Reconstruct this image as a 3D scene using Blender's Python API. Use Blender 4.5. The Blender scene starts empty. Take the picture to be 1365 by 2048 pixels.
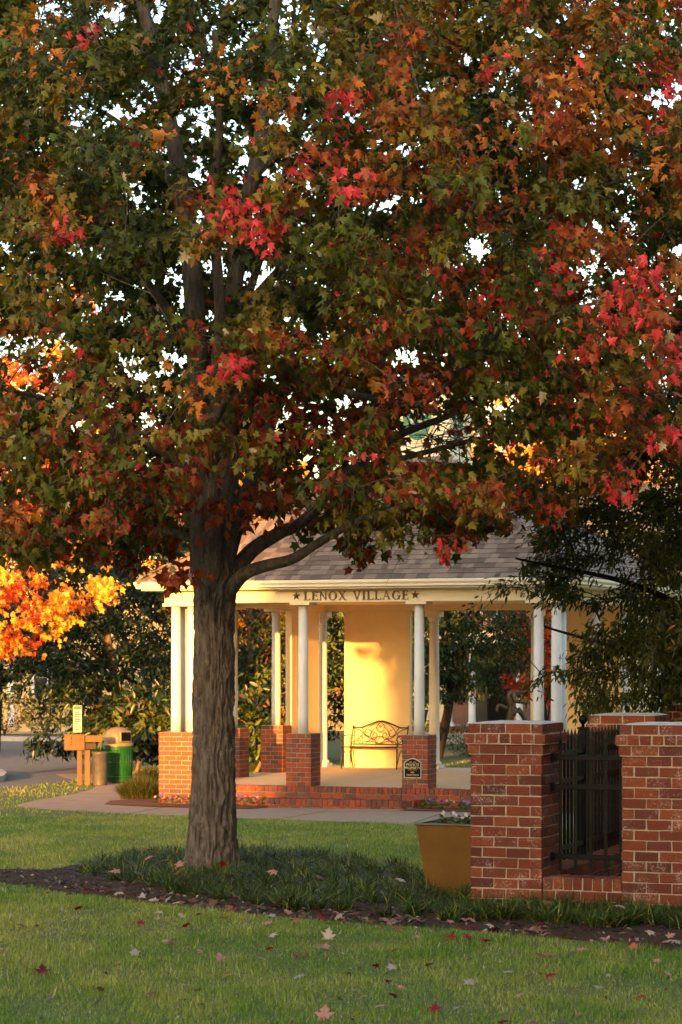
import bpy, bmesh, math, random
import numpy as np
from mathutils import Vector, Matrix

random.seed(7)
RNG = np.random.default_rng(11)
SC = bpy.context.scene
COL = SC.collection

# ------------------------------------------------------------------ camera
F = 4836.0            # focal length in pixels of the 1365 x 2048 frame (85 mm on 24 x 36)
EYE = 1.94
HZ = 1322.0           # image row of the horizon
cam_d = bpy.data.cameras.new('camera')
cam = bpy.data.objects.new('camera', cam_d); COL.objects.link(cam)
cam.location = (0, 0, EYE); cam.rotation_euler = (math.radians(90), 0, 0)
cam_d.sensor_fit = 'VERTICAL'; cam_d.sensor_height = 36; cam_d.sensor_width = 24
cam_d.lens = 36 * F / 2048
cam_d.shift_y = (HZ - 1024) / 2048
cam_d.clip_start = 0.5; cam_d.clip_end = 3000
cam_d.dof.use_dof = True; cam_d.dof.focus_distance = 21.5; cam_d.dof.aperture_fstop = 7.0
SC.camera = cam
SC.render.resolution_x = 682; SC.render.resolution_y = 1024

# ------------------------------------------------------------------ sky, sun, exposure
SUN_EL = math.radians(5.0)
TRAVEL = Vector((0.275, 0.961, 0)).normalized()          # where the light travels to
w = bpy.data.worlds.new('World'); SC.world = w; w.use_nodes = True
nt = w.node_tree; nt.nodes.clear()
sky = nt.nodes.new('ShaderNodeTexSky'); sky.sky_type = 'NISHITA'; sky.sun_disc = False
sky.sun_elevation = SUN_EL
sky.sun_rotation = math.atan2(-TRAVEL.x, -TRAVEL.y)
sky.air_density = 1.0; sky.dust_density = 2.4; sky.ozone_density = 1.0
bg = nt.nodes.new('ShaderNodeBackground'); bg.inputs[1].default_value = 0.15
wo = nt.nodes.new('ShaderNodeOutputWorld')
nt.links.new(sky.outputs[0], bg.inputs[0]); nt.links.new(bg.outputs[0], wo.inputs[0])
sd = bpy.data.lights.new('sun', 'SUN'); sd.energy = 3.1; sd.angle = math.radians(0.6); sd.color = (1.0, 0.45, 0.095)
sun = bpy.data.objects.new('sun', sd); COL.objects.link(sun)
tr = Vector((TRAVEL.x * math.cos(SUN_EL), TRAVEL.y * math.cos(SUN_EL), -math.sin(SUN_EL)))
sun.rotation_euler = tr.to_track_quat('-Z', 'Y').to_euler(); sun.location = (-20, -60, 30)
SC.view_settings.view_transform = 'Standard'; SC.view_settings.look = 'None'
SC.view_settings.gamma = 1.0; SC.view_settings.exposure = 2.75
SC.cycles.use_denoising = True
SC.cycles.max_bounces = 6; SC.cycles.transparent_max_bounces = 8

# ------------------------------------------------------------------ helpers: places
def g(y):                                    # height of the ground
    return float(np.interp(y, [-1e4, 19, 41, 1e4], [0, 0, -0.52, -0.52]))
def gv(y): return np.interp(y, [-1e4, 19, 41, 1e4], [0, 0, -0.52, -0.52])
def at(px, py, Y):                           # pixel + distance -> point
    return Vector(((px - 682.5) / F * Y, Y, EYE - (py - HZ) / F * Y))
def on_ground(px, py):                       # pixel -> point where its ray meets the ground
    lo, hi = 2.0, 3000.0
    for _ in range(60):
        m = (lo + hi) / 2
        if EYE - (py - HZ) / F * m > g(m): lo = m
        else: hi = m
    return Vector(((px - 682.5) / F * lo, lo, g(lo)))
TH = math.radians(20.5)
UX, VX = Vector((math.cos(TH), -math.sin(TH), 0)), Vector((math.sin(TH), math.cos(TH), 0))

# ------------------------------------------------------------------ helpers: objects
def tag(o, label=None, cat=None, group=None, kind=None):
    if label: o['label'] = label
    if cat: o['category'] = cat
    if group: o['group'] = group
    if kind: o['kind'] = kind
    return o
def empty(name, loc=(0, 0, 0), rz=0.0):
    o = bpy.data.objects.new(name, None); COL.objects.link(o)
    o.location = loc; o.rotation_euler = (0, 0, rz); o.empty_display_size = 0.2
    return o
def link(name, me, parent=None):
    o = bpy.data.objects.new(name, me); COL.objects.link(o)
    if parent: o.parent = parent
    return o
def fast_mesh(name, V, Fc, mat, cols=None, smooth=False):
    """V (n,3), Fc (m,k) one polygon size; cols per vertex (n,3)"""
    V = np.asarray(V, np.float32); Fc = np.asarray(Fc, np.int32)
    me = bpy.data.meshes.new(name)
    me.vertices.add(len(V)); me.vertices.foreach_set('co', V.ravel())
    k = Fc.shape[1]
    me.loops.add(Fc.size); me.loops.foreach_set('vertex_index', Fc.ravel())
    me.polygons.add(len(Fc))
    me.polygons.foreach_set('loop_start', np.arange(0, Fc.size, k, dtype=np.int32))
    me.polygons.foreach_set('loop_total', np.full(len(Fc), k, np.int32))
    if smooth: me.polygons.foreach_set('use_smooth', np.ones(len(Fc), bool))
    me.update(calc_edges=True)
    if cols is not None:
        a = me.attributes.new('Col', 'FLOAT_COLOR', 'POINT')
        c = np.ones((len(V), 4), np.float32); c[:, :3] = cols
        a.data.foreach_set('color', c.ravel())
    me.materials.append(mat)
    return me
class MB:
    """collects shapes of mixed polygons into one mesh"""
    def __init__(s): s.v = []; s.f = []; s.sm = []; s.c = []
    def add(s, vs, fs, smooth=False, col=None):
        b = len(s.v); s.v += [tuple(p) for p in vs]; s.f += [tuple(i + b for i in f) for f in fs]
        s.sm += [smooth] * len(fs); s.c += [col or (1, 1, 1)] * len(vs)
        return s
    def box(s, x0, x1, y0, y1, z0, z1, col=None, b=0.0):
        if b > 0:
            bm = bmesh.new(); bmesh.ops.create_cube(bm, size=1.0)
            for v in bm.verts:
                v.co = Vector(((x0 + x1) / 2 + v.co.x * (x1 - x0), (y0 + y1) / 2 + v.co.y * (y1 - y0), (z0 + z1) / 2 + v.co.z * (z1 - z0)))
            bmesh.ops.bevel(bm, geom=list(bm.edges), offset=b, segments=1, affect='EDGES')
            bm.verts.index_update()
            s.add([v.co[:] for v in bm.verts], [[v.index for v in f.verts] for f in bm.faces], False, col); bm.free()
            return s
        return s.add([(x0, y0, z0), (x1, y0, z0), (x1, y1, z0), (x0, y1, z0), (x0, y0, z1), (x1, y0, z1), (x1, y1, z1), (x0, y1, z1)],
                     [(0, 3, 2, 1), (4, 5, 6, 7), (0, 1, 5, 4), (1, 2, 6, 5), (2, 3, 7, 6), (3, 0, 4, 7)], False, col)
    def lathe(s, prof, x=0, y=0, n=20, cap=True):
        vs = []; fs = []
        for r, z in prof:
            for i in range(n):
                a = 2 * math.pi * i / n; vs.append((x + r * math.cos(a), y + r * math.sin(a), z))
        for j in range(len(prof) - 1):
            for i in range(n):
                k = (i + 1) % n; fs.append((j * n + i, j * n + k, (j + 1) * n + k, (j + 1) * n + i))
        if cap: fs += [tuple(range(n - 1, -1, -1)), tuple((len(prof) - 1) * n + i for i in range(n))]
        return s.add(vs, fs, True)
    def tube(s, pts, radii, n=6):
        V, Fq = tube_arrays(np.array([list(p) for p in pts], float), np.array(radii, float), n)
        s.add(V.tolist(), Fq.tolist(), True)
        m = len(pts)
        s.f[-1:] = s.f[-1:]
        b = len(s.v) - len(V)
        s.f.append(tuple(b + i for i in range(n - 1, -1, -1))); s.sm.append(False)
        s.f.append(tuple(b + (m - 1) * n + i for i in range(n))); s.sm.append(False)
        return s
    def prism(s, poly, y0, y1, col=None):     # polygon in (x, z), extruded along y
        n = len(poly)
        vs = [(p[0], y0, p[1]) for p in poly] + [(p[0], y1, p[1]) for p in poly]
        fs = [tuple(range(n)), tuple(range(2 * n - 1, n - 1, -1))] + [(i, i + n, (i + 1) % n + n, (i + 1) % n) for i in range(n)]
        return s.add(vs, fs, False, col)
    def prism_z(s, poly, z0, z1, col=None):
        n = len(poly)
        vs = [(p[0], p[1], z0) for p in poly] + [(p[0], p[1], z1) for p in poly]
        fs = [tuple(range(n - 1, -1, -1)), tuple(range(n, 2 * n))] + [(i, (i + 1) % n, (i + 1) % n + n, i + n) for i in range(n)]
        return s.add(vs, fs, False, col)
    def mesh(s, name, mat, colors=False):
        me = bpy.data.meshes.new(name); me.from_pydata(s.v, [], s.f)
        me.polygons.foreach_set('use_smooth', s.sm)
        if colors:
            a = me.attributes.new('Col', 'FLOAT_COLOR', 'POINT')
            c = np.ones((len(s.v), 4), np.float32); c[:, :3] = np.array(s.c)
            a.data.foreach_set('color', c.ravel())
        me.materials.append(mat); me.update()
        return me
    def build(s, name, mat, parent=None, colors=False): return link(name, s.mesh(name, mat, colors), parent)
def frames(P):
    T = np.gradient(P, axis=0); T /= np.linalg.norm(T, axis=1, keepdims=True) + 1e-9
    ref = np.array([0.0, 0, 1]) if abs(T[:, 2]).mean() < 0.8 else np.array([1.0, 0, 0])
    A = np.cross(T, ref); A /= np.linalg.norm(A, axis=1, keepdims=True) + 1e-9
    return T, A, np.cross(T, A)
def tube_arrays(P, R, n):
    T, A, B = frames(P)
    ang = np.arange(n) * 2 * np.pi / n
    V = P[:, None, :] + R[:, None, None] * (np.cos(ang)[None, :, None] * A[:, None, :] + np.sin(ang)[None, :, None] * B[:, None, :])
    m = len(P); i = np.arange(m - 1)[:, None] * n; k = np.arange(n)[None, :]; k2 = (k + 1) % n
    Fq = np.stack([i + k, i + k2, i + n + k2, i + n + k], -1).reshape(-1, 4)
    return V.reshape(-1, 3), Fq
def smooth_curve(P, m):                      # Catmull-Rom through the rows of P
    P = np.asarray(P, float); n = len(P)
    Q = np.vstack([2 * P[0] - P[1], P, 2 * P[-1] - P[-2]]); t = np.linspace(0, n - 1 - 1e-6, m); out = []
    for x in t:
        i = int(x); u = x - i; a, b, c, d = Q[i], Q[i + 1], Q[i + 2], Q[i + 3]
        out.append(0.5 * (2 * b + (c - a) * u + (2 * a - 5 * b + 4 * c - d) * u * u + (3 * b - a - 3 * c + d) * u ** 3))
    return np.array(out)
def in_poly(x, y, poly):
    ins = np.zeros(len(x), bool); j = len(poly) - 1
    for i in range(len(poly)):
        xi, yi = poly[i][0], poly[i][1]; xj, yj = poly[j][0], poly[j][1]
        c = ((yi > y) != (yj > y)) & (x < (xj - xi) * (y - yi) / (yj - yi + 1e-12) + xi)
        ins ^= c; j = i
    return ins
def vnoise(x, y, seed=0):                    # smooth value noise on a grid, vectorised
    xi = np.floor(x).astype(int); yi = np.floor(y).astype(int); fx = x - xi; fy = y - yi
    fx = fx * fx * (3 - 2 * fx); fy = fy * fy * (3 - 2 * fy)
    def h(a, b):
        n = (a * 374761393 + b * 668265263 + seed * 974711) & 0x7fffffff
        n = (n ^ (n >> 13)) * 1274126177 & 0x7fffffff
        return ((n ^ (n >> 16)) & 0xffff) / 65535.0
    return (h(xi, yi) * (1 - fx) + h(xi + 1, yi) * fx) * (1 - fy) + (h(xi, yi + 1) * (1 - fx) + h(xi + 1, yi + 1) * fx) * fy

# ------------------------------------------------------------------ materials
def new_mat(name):
    m = bpy.data.materials.new(name); m.use_nodes = True
    n = m.node_tree; b = n.nodes['Principled BSDF']
    return m, n, b
def node(n, t, **kw):
    x = n.nodes.new(t)
    for k, v in kw.items(): setattr(x, k, v)
    return x
def coords(n, scale=(1, 1, 1), kind='Object'):
    tc = node(n, 'ShaderNodeTexCoord'); mp = node(n, 'ShaderNodeMapping'); mp.inputs['Scale'].default_value = scale
    n.links.new(tc.outputs[kind], mp.inputs[0]); return mp.outputs[0]
def noise(n, vec, scale, detail=4, rough=0.6):
    t = node(n, 'ShaderNodeTexNoise'); t.inputs['Scale'].default_value = scale; t.inputs['Detail'].default_value = detail
    t.inputs['Roughness'].default_value = rough
    if vec is not None: n.links.new(vec, t.inputs['Vector'])
    return t.outputs['Fac']
def ramp(n, fac, stops):
    r = node(n, 'ShaderNodeValToRGB'); e = r.color_ramp.elements
    while len(e) < len(stops): e.new(0.5)
    for el, (p, c) in zip(e, stops): el.position = p; el.color = (*c, 1)
    n.links.new(fac, r.inputs[0]); return r.outputs[0]
def mix(n, fac, a, b, mode='MIX'):
    x = node(n, 'ShaderNodeMix', data_type='RGBA', blend_type=mode)
    for inp, val in ((x.inputs[0], fac), (x.inputs[6], a), (x.inputs[7], b)):
        if isinstance(val, (float, int)): inp.default_value = val
        elif isinstance(val, tuple): inp.default_value = (*val, 1)
        else: n.links.new(val, inp)
    return x.outputs[2]
def bump(n, b, h, strength, dist=0.01):
    x = node(n, 'ShaderNodeBump'); x.inputs['Strength'].default_value = strength; x.inputs['Distance'].default_value = dist
    n.links.new(h, x.inputs['Height']); n.links.new(x.outputs[0], b.inputs['Normal'])
def mottled(name, c1, c2, scale=8, rough=0.7, bstr=0.2, bdist=0.004, bscale=None, stretch=(1, 1, 1), metal=0.0, c3=None, spec=0.5):
    m, n, b = new_mat(name); v = coords(n, stretch)
    f = noise(n, v, scale, 6)
    st = [(0.3, c1), (0.7, c2)] if c3 is None else [(0.25, c1), (0.5, c2), (0.75, c3)]
    n.links.new(ramp(n, f, st), b.inputs['Base Color'])
    b.inputs['Roughness'].default_value = rough; b.inputs['Metallic'].default_value = metal
    b.inputs['Specular IOR Level'].default_value = spec
    if bstr: bump(n, b, noise(n, v, bscale or scale * 6, 5), bstr, bdist)
    return m
def brick_mat(name, stops, attr=False, chalk=0.55):
    m, n, b = new_mat(name)
    if attr:
        a = node(n, 'ShaderNodeAttribute', attribute_name='Col'); sp = node(n, 'ShaderNodeSeparateColor')
        n.links.new(a.outputs['Color'], sp.inputs[0]); rnd = sp.outputs[0]
    else:
        rnd = node(n, 'ShaderNodeObjectInfo').outputs['Random']
    base = ramp(n, rnd, stops)
    geo = node(n, 'ShaderNodeNewGeometry').outputs['Position']
    f = noise(n, geo, 28, 6); c = mix(n, f, base, mix(n, 0.75, base, (0.05, 0.018, 0.012)))
    big = noise(n, geo, 5.0, 5, 0.7); fine = noise(n, geo, 60, 4, 0.8)
    mm = node(n, 'ShaderNodeMath', operation='MULTIPLY'); n.links.new(big, mm.inputs[0]); n.links.new(fine, mm.inputs[1])
    ch = ramp(n, mm.outputs[0], [(0.295, (0, 0, 0)), (0.43, (chalk,) * 3)])
    c2 = mix(n, ch, c, (0.55, 0.45, 0.4))
    n.links.new(c2, b.inputs['Base Color']); b.inputs['Roughness'].default_value = 0.85
    b.inputs['Specular IOR Level'].default_value = 0.25
    bump(n, b, noise(n, geo, 70, 6), 0.9, 0.006)
    return m
def leaf_mat(name, transl=0.35, rough=0.45, spec=0.35):
    m = bpy.data.materials.new(name); m.use_nodes = True; n = m.node_tree; n.nodes.clear()
    a = node(n, 'ShaderNodeAttribute', attribute_name='Col')
    p = node(n, 'ShaderNodeBsdfPrincipled'); p.inputs['Roughness'].default_value = rough; p.inputs['Specular IOR Level'].default_value = spec
    t = node(n, 'ShaderNodeBsdfTranslucent'); mx = node(n, 'ShaderNodeMixShader'); mx.inputs[0].default_value = transl
    o = node(n, 'ShaderNodeOutputMaterial')
    n.links.new(a.outputs['Color'], p.inputs['Base Color'])
    br = mix(n, 1.0, a.outputs['Color'], (1.5, 1.35, 0.9), 'MULTIPLY'); n.links.new(br, t.inputs['Color'])
    n.links.new(p.outputs[0], mx.inputs[1]); n.links.new(t.outputs[0], mx.inputs[2]); n.links.new(mx.outputs[0], o.inputs[0])
    return m
M = {}
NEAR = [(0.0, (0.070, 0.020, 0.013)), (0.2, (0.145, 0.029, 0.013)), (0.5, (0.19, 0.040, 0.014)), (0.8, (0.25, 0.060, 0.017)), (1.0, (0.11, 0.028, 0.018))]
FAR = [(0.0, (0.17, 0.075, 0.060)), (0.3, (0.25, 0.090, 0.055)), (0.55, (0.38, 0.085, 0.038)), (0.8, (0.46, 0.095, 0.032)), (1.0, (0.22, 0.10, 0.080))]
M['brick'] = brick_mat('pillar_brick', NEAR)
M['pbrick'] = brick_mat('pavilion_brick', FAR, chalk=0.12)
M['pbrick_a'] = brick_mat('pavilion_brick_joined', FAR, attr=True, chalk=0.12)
M['mortar'] = mottled('mortar', (0.25, 0.19, 0.13), (0.39, 0.31, 0.22), 30, 0.95, 0.6, 0.004)
M['concrete_cap'] = mottled('concrete_cap', (0.36, 0.34, 0.31), (0.55, 0.53, 0.50), 14, 0.9, 0.6, 0.006)
M['white'] = mottled('white_paint', (0.58, 0.575, 0.56), (0.66, 0.655, 0.64), 3, 0.5, 0.05)
M['cream'] = mottled('cream_stucco', (0.74, 0.58, 0.33), (0.79, 0.63, 0.37), 4, 0.75, 0.25, 0.002, 140)
M['trim'] = mottled('cream_trim', (0.70, 0.60, 0.43), (0.75, 0.65, 0.47), 3, 0.55, 0.05)
M['letter'] = mottled('brown_letter', (0.10, 0.035, 0.014), (0.14, 0.05, 0.02), 20, 0.5, 0)
M['floor'] = mottled('pavilion_floor', (0.50, 0.38, 0.23), (0.60, 0.47, 0.30), 3, 0.8, 0.2)
M['iron'] = mottled('black_iron', (0.0012, 0.0013, 0.0016), (0.003, 0.0031, 0.0036), 30, 0.45, 0.2, 0.002, spec=0.12)
M['bronze'] = mottled('dark_bronze', (0.05, 0.032, 0.016), (0.11, 0.07, 0.03), 12, 0.45, 0.3, 0.01, metal=0.6)
M['bench'] = mottled('bench_metal', (0.018, 0.012, 0.007), (0.035, 0.024, 0.013), 20, 0.5, 0.2)
M['gold'] = mottled('planter_gold', (0.10, 0.043, 0.007), (0.145, 0.068, 0.011), 3, 0.4, 0.1, 0.002, spec=0.4)
M['soil'] = mottled('soil', (0.02, 0.014, 0.01), (0.05, 0.035, 0.025), 40, 0.95, 0.8, 0.02)
M['mulch'] = mottled('dark_mulch', (0.034, 0.020, 0.013), (0.10, 0.062, 0.042), 45, 0.95, 1.0, 0.02, c3=(0.045, 0.027, 0.018), spec=0.1)
M['red_mulch'] = mottled('red_mulch', (0.10, 0.028, 0.012), (0.25, 0.075, 0.03), 40, 0.95, 1.0, 0.02)
M['turf'] = mottled('turf_soil', (0.055, 0.075, 0.018), (0.12, 0.12, 0.04), 5, 0.95, 0.8, 0.02, 60)
M['path'] = mottled('concrete_path', (0.24, 0.160, 0.105), (0.33, 0.225, 0.15), 2.5, 0.9, 0.3, 0.003, 120)
M['road'] = mottled('asphalt', (0.095, 0.09, 0.088), (0.14, 0.13, 0.125), 6, 0.9, 0.5, 0.004, 150)
M['kerb'] = mottled('kerb_concrete', (0.33, 0.31, 0.28), (0.44, 0.41, 0.37), 4, 0.9, 0.3)
M['green_mesh'] = mottled('green_steel', (0.005, 0.065, 0.012), (0.01, 0.10, 0.02), 8, 0.35, 0.3, 0.004, 90)
M['tan_plastic'] = mottled('tan_plastic', (0.14, 0.10, 0.055), (0.19, 0.135, 0.08), 6, 0.5, 0.1)
M['wood'] = mottled('weathered_wood', (0.10, 0.052, 0.02), (0.19, 0.095, 0.032), 6, 0.8, 0.5, 0.004, stretch=(1, 1, 0.2))
M['grey_metal'] = mottled('galvanised', (0.06, 0.056, 0.052), (0.11, 0.10, 0.092), 9, 0.5, 0.1, metal=0.3)
M['black'] = mottled('black_plate', (0.002, 0.0022, 0.0022), (0.004, 0.0044, 0.004), 10, 0.5, 0, spec=0.1)
M['gilt'] = mottled('gilt_print', (0.62, 0.47, 0.18), (0.72, 0.56, 0.24), 10, 0.5, 0)
M['sign_green'] = mottled('sign_green', (0.02, 0.14, 0.09), (0.03, 0.18, 0.12), 10, 0.5, 0)
M['sign_white'] = mottled('sign_white', (0.42, 0.40, 0.34), (0.50, 0.48, 0.42), 10, 0.5, 0)
M['glass'] = mottled('dark_glass', (0.012, 0.014, 0.016), (0.03, 0.034, 0.038), 2, 0.08, 0)
M['siding'] = mottled('yellow_siding', (0.55, 0.40, 0.17), (0.62, 0.46, 0.20), 3, 0.7, 0.1)
M['roof_dark'] = mottled('roof_shingle_far', (0.09, 0.08, 0.075), (0.15, 0.135, 0.12), 20, 0.9, 0.4)
M['bluegrey'] = mottled('far_brick', (0.16, 0.085, 0.065), (0.24, 0.13, 0.10), 25, 0.9, 0.4)
M['pumpkin'] = mottled('pumpkin', (0.55, 0.12, 0.02), (0.7, 0.18, 0.03), 6, 0.5, 0.1)
M['pot'] = mottled('dark_pot', (0.015, 0.014, 0.014), (0.03, 0.028, 0.027), 6, 0.6, 0.1)
M['leaf'] = leaf_mat('maple_leaf', 0.26, 0.5, 0.25)
M['waxy'] = leaf_mat('waxy_leaf', 0.12, 0.34, 0.35)
M['strap'] = leaf_mat('strap_leaf', 0.22, 0.5, 0.22)
M['blade'] = leaf_mat('grass_blade', 0.30, 0.5, 0.3)
def bark_mat(name, c1, c2, lichen=0.0, sc=1.0):
    m, n, b = new_mat(name); v = coords(n, (1, 1, 0.22)); v2 = coords(n)
    f = noise(n, v, 22 * sc, 8, 0.7); f2 = noise(n, v, 70 * sc, 6, 0.7)
    c = ramp(n, f, [(0.33, c1), (0.62, c2), (0.85, tuple(x * 1.25 for x in c2))])
    if lichen:
        l = ramp(n, noise(n, v2, 20, 7, 0.7), [(0.58, (0, 0, 0)), (0.68, (lichen,) * 3)])
        c = mix(n, l, c, (0.30, 0.32, 0.27))
    n.links.new(c, b.inputs['Base Color']); b.inputs['Roughness'].default_value = 0.95; b.inputs['Specular IOR Level'].default_value = 0.15
    ad = node(n, 'ShaderNodeMath', operation='ADD'); n.links.new(f, ad.inputs[0]); n.links.new(f2, ad.inputs[1])
    bump(n, b, ad.outputs[0], 0.9, 0.03)
    return m
M['bark'] = bark_mat('maple_bark', (0.030, 0.022, 0.017), (0.20, 0.165, 0.14), 0.45)
M['limb'] = bark_mat('limb_bark', (0.05, 0.042, 0.035), (0.16, 0.135, 0.11), 0.35)
M['dark_bark'] = bark_mat('dark_bark', (0.014, 0.011, 0.009), (0.045, 0.036, 0.03), 0)
M['mag_bark'] = bark_mat('magnolia_bark', (0.10, 0.075, 0.05), (0.24, 0.18, 0.11), 0)
def shingle_mat(name, attr):
    m, n, b = new_mat(name)
    if attr:
        a = node(n, 'ShaderNodeAttribute', attribute_name='Col'); sp = node(n, 'ShaderNodeSeparateColor')
        n.links.new(a.outputs['Color'], sp.inputs[0]); rnd = sp.outputs[0]
    else: rnd = node(n, 'ShaderNodeObjectInfo').outputs['Random']
    base = ramp(n, rnd, [(0.0, (0.115, 0.074, 0.050)), (0.42, (0.165, 0.110, 0.076)), (0.58, (0.24, 0.165, 0.118)), (1.0, (0.31, 0.215, 0.155))])
    geo = node(n, 'ShaderNodeNewGeometry').outputs['Position']
    c = mix(n, noise(n, geo, 60, 3), base, mix(n, 0.6, base, (0.06, 0.05, 0.05)))
    n.links.new(c, b.inputs['Base Color']); b.inputs['Roughness'].default_value = 0.95
    bump(n, b, noise(n, geo, 200, 3), 0.5, 0.003)
    return m
M['shingle'] = shingle_mat('shingle', False); M['shingle_a'] = shingle_mat('shingle_joined', True)

# ================================================================== the setting: ground, path, road, beds
def sheet(name, pts, h, mat, label, cat, kind='structure', thick=None):
    """a polygon laid on the ground, h above it"""
    bm = bmesh.new()
    vs = [bm.verts.new((p[0], p[1], 0)) for p in pts]; f = bm.faces.new(vs)
    if f.normal.z < 0 or f.calc_area() < 0: pass
    bmesh.ops.triangulate(bm, faces=list(bm.faces))
    for yy in (19.0, 41.0):
        bmesh.ops.bisect_plane(bm, geom=list(bm.verts) + list(bm.edges) + list(bm.faces), plane_co=(0, yy, 0), plane_no=(0, 1, 0))
    if thick:
        r = bmesh.ops.extrude_face_region(bm, geom=list(bm.faces))
        top = {v for v in r['geom'] if isinstance(v, bmesh.types.BMVert)}
        for v in bm.verts: v.co.z = g(v.co.y) + (h if v in top else h - thick)
    else:
        for v in bm.verts: v.co.z = g(v.co.y) + h
    bmesh.ops.recalc_face_normals(bm, faces=list(bm.faces))
    if not thick:
        for f in bm.faces:
            if f.normal.z < 0: f.normal_flip()
    me = bpy.data.meshes.new(name); bm.to_mesh(me); bm.free(); me.materials.append(mat)
    o = link(name, me); return tag(o, label, cat, None, kind)
def gpoly(px): return [(p.x, p.y) for p in (on_ground(*q) for q in px)]

ys = [-150, -20, 5, 12, 19, 24, 30, 36, 41, 50, 70, 120, 400, 1500]; xs = [-1200, -200, -40, -12, 0, 12, 40, 200, 1200]
mb = MB()
V = [(x, y, g(y)) for y in ys for x in xs]; nx = len(xs)
mb.add(V, [(j * nx + i, j * nx + i + 1, (j + 1) * nx + i + 1, (j + 1) * nx + i) for j in range(len(ys) - 1) for i in range(nx - 1)], True)
tag(mb.build('ground', M['turf']), 'wide green lawn sloping gently down to the pavilion', 'ground', None, 'structure')

BED = gpoly([(-90, 1738), (100, 1740), (200, 1722), (330, 1710), (480, 1708), (640, 1720), (760, 1738), (860, 1762), (950, 1775), (1240, 1745), (1480, 1700),
             (1480, 1925), (1365, 1904), (1100, 1877), (900, 1858), (700, 1846), (500, 1830), (300, 1809), (150, 1790), (0, 1766), (-90, 1756)])
sheet('mulch_bed', BED, 0.006, M['mulch'], 'dark brown mulch bed curving round the maple and the pillars', 'mulch bed')
PATH = gpoly([(28, 1612), (70, 1601), (150, 1588), (186, 1578), (198, 1566), (160, 1561), (128, 1556), (110, 1548), (300, 1548), (318, 1562)]) \
     + [(p.x, p.y) for p in (Vector((0.3308, 40.538, 0)) + UX * a + VX * b for a, b in ((-3.6, 0.4), (3.6, 0.4), (8.5, 0.4), (14, -1.0)))] \
     + gpoly([(1500, 1668), (1200, 1662), (940, 1656), (830, 1650), (650, 1643), (480, 1637), (300, 1630), (120, 1621), (50, 1616)])
sheet('concrete_path', PATH, 0.004, M['path'], 'beige concrete path curving past the front of the pavilion', 'path')
ROAD = gpoly([(-700, 1600), (-200, 1586), (0, 1577), (60, 1571), (150, 1562), (215, 1545), (320, 1530), (420, 1500), (420, 1488), (150, 1484), (-100, 1481), (-700, 1478)])
sheet('road', ROAD, 0.002, M['road'], 'grey asphalt road behind the waste bin at the left', 'road')
KERB = gpoly([(-700, 1476), (-100, 1479), (150, 1482.0), (420, 1486), (420, 1488), (150, 1484), (-100, 1481), (-700, 1478)])
sheet('kerb', KERB, 0.13, M['kerb'], 'pale concrete kerb on the far side of the road', 'kerb', thick=0.14)
SIDEWALK = gpoly([(-700, 1459), (-100, 1461), (150, 1463), (420, 1466), (420, 1471), (150, 1468), (-100, 1466), (-700, 1464)])
sheet('sidewalk', SIDEWALK, 0.02, M['kerb'], 'far concrete sidewalk in front of the yellow house', 'sidewalk', thick=0.03)
NEAR_KERB = gpoly([(-200, 1572), (-20, 1567), (8, 1563), (14, 1556), (4, 1549), (-30, 1548), (-200, 1552)])
sheet('kerb_island', NEAR_KERB, 0.12, M['kerb'], 'rounded end of a pale kerb at the left edge of the road', 'kerb', thick=0.13)
# joints in the path: narrow dark recesses
def joint(a, b, nm='path_joint'):
    pa, pb = on_ground(*a), on_ground(*b); d = (pb - pa); d.z = 0; s = Vector((-d.y, d.x, 0)).normalized() * 0.012
    return sheet(nm, [(pa + s)[:2], (pb + s)[:2], (pb - s)[:2], (pa - s)[:2]], 0.0065, M['soil'], None, None, None)
path_o = bpy.data.objects['concrete_path']
for a, b in (((545, 1641), (655, 1622)), ((815, 1650), (890, 1626)), ((258, 1628), (345, 1611))):
    j = joint(a, b); j.parent = path_o
FP = [Vector((0.3308, 40.538, 0)) + UX * a + VX * b for a, b in ((-3.7, -0.2), (-3.7, -1.05), (-3.0, -1.35), (-1.35, -1.55), (-1.35, -0.2))]
sheet('flower_bed', [p[:2] for p in FP] , 0.016, M['red_mulch'], 'strip of red mulch left of the brick steps', 'flower bed')
FP2 = [Vector((0.3308, 40.538, 0)) + UX * a + VX * b for a, b in ((1.15, -0.2), (1.15, -1.4), (1.9, -1.55), (4.2, -1.45), (4.6, -0.2))]
sheet('flower_bed', [p[:2] for p in FP2], 0.016, M['red_mulch'], 'strip of red mulch right of the brick steps', 'flower bed')
FP3 = [Vector((0.3308, 40.538, 0)) + UX * a + VX * b for a, b in ((-3.64, 1.6), (-4.5, 1.2), (-4.75, 0.2), (-4.4, -0.75), (-3.68, -1.04), (-3.64, 0))]
sheet('flower_bed', [p[:2] for p in FP3], 0.012, M['red_mulch'], 'red mulch under the ornamental grass at the pavilion corner', 'flower bed')

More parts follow.
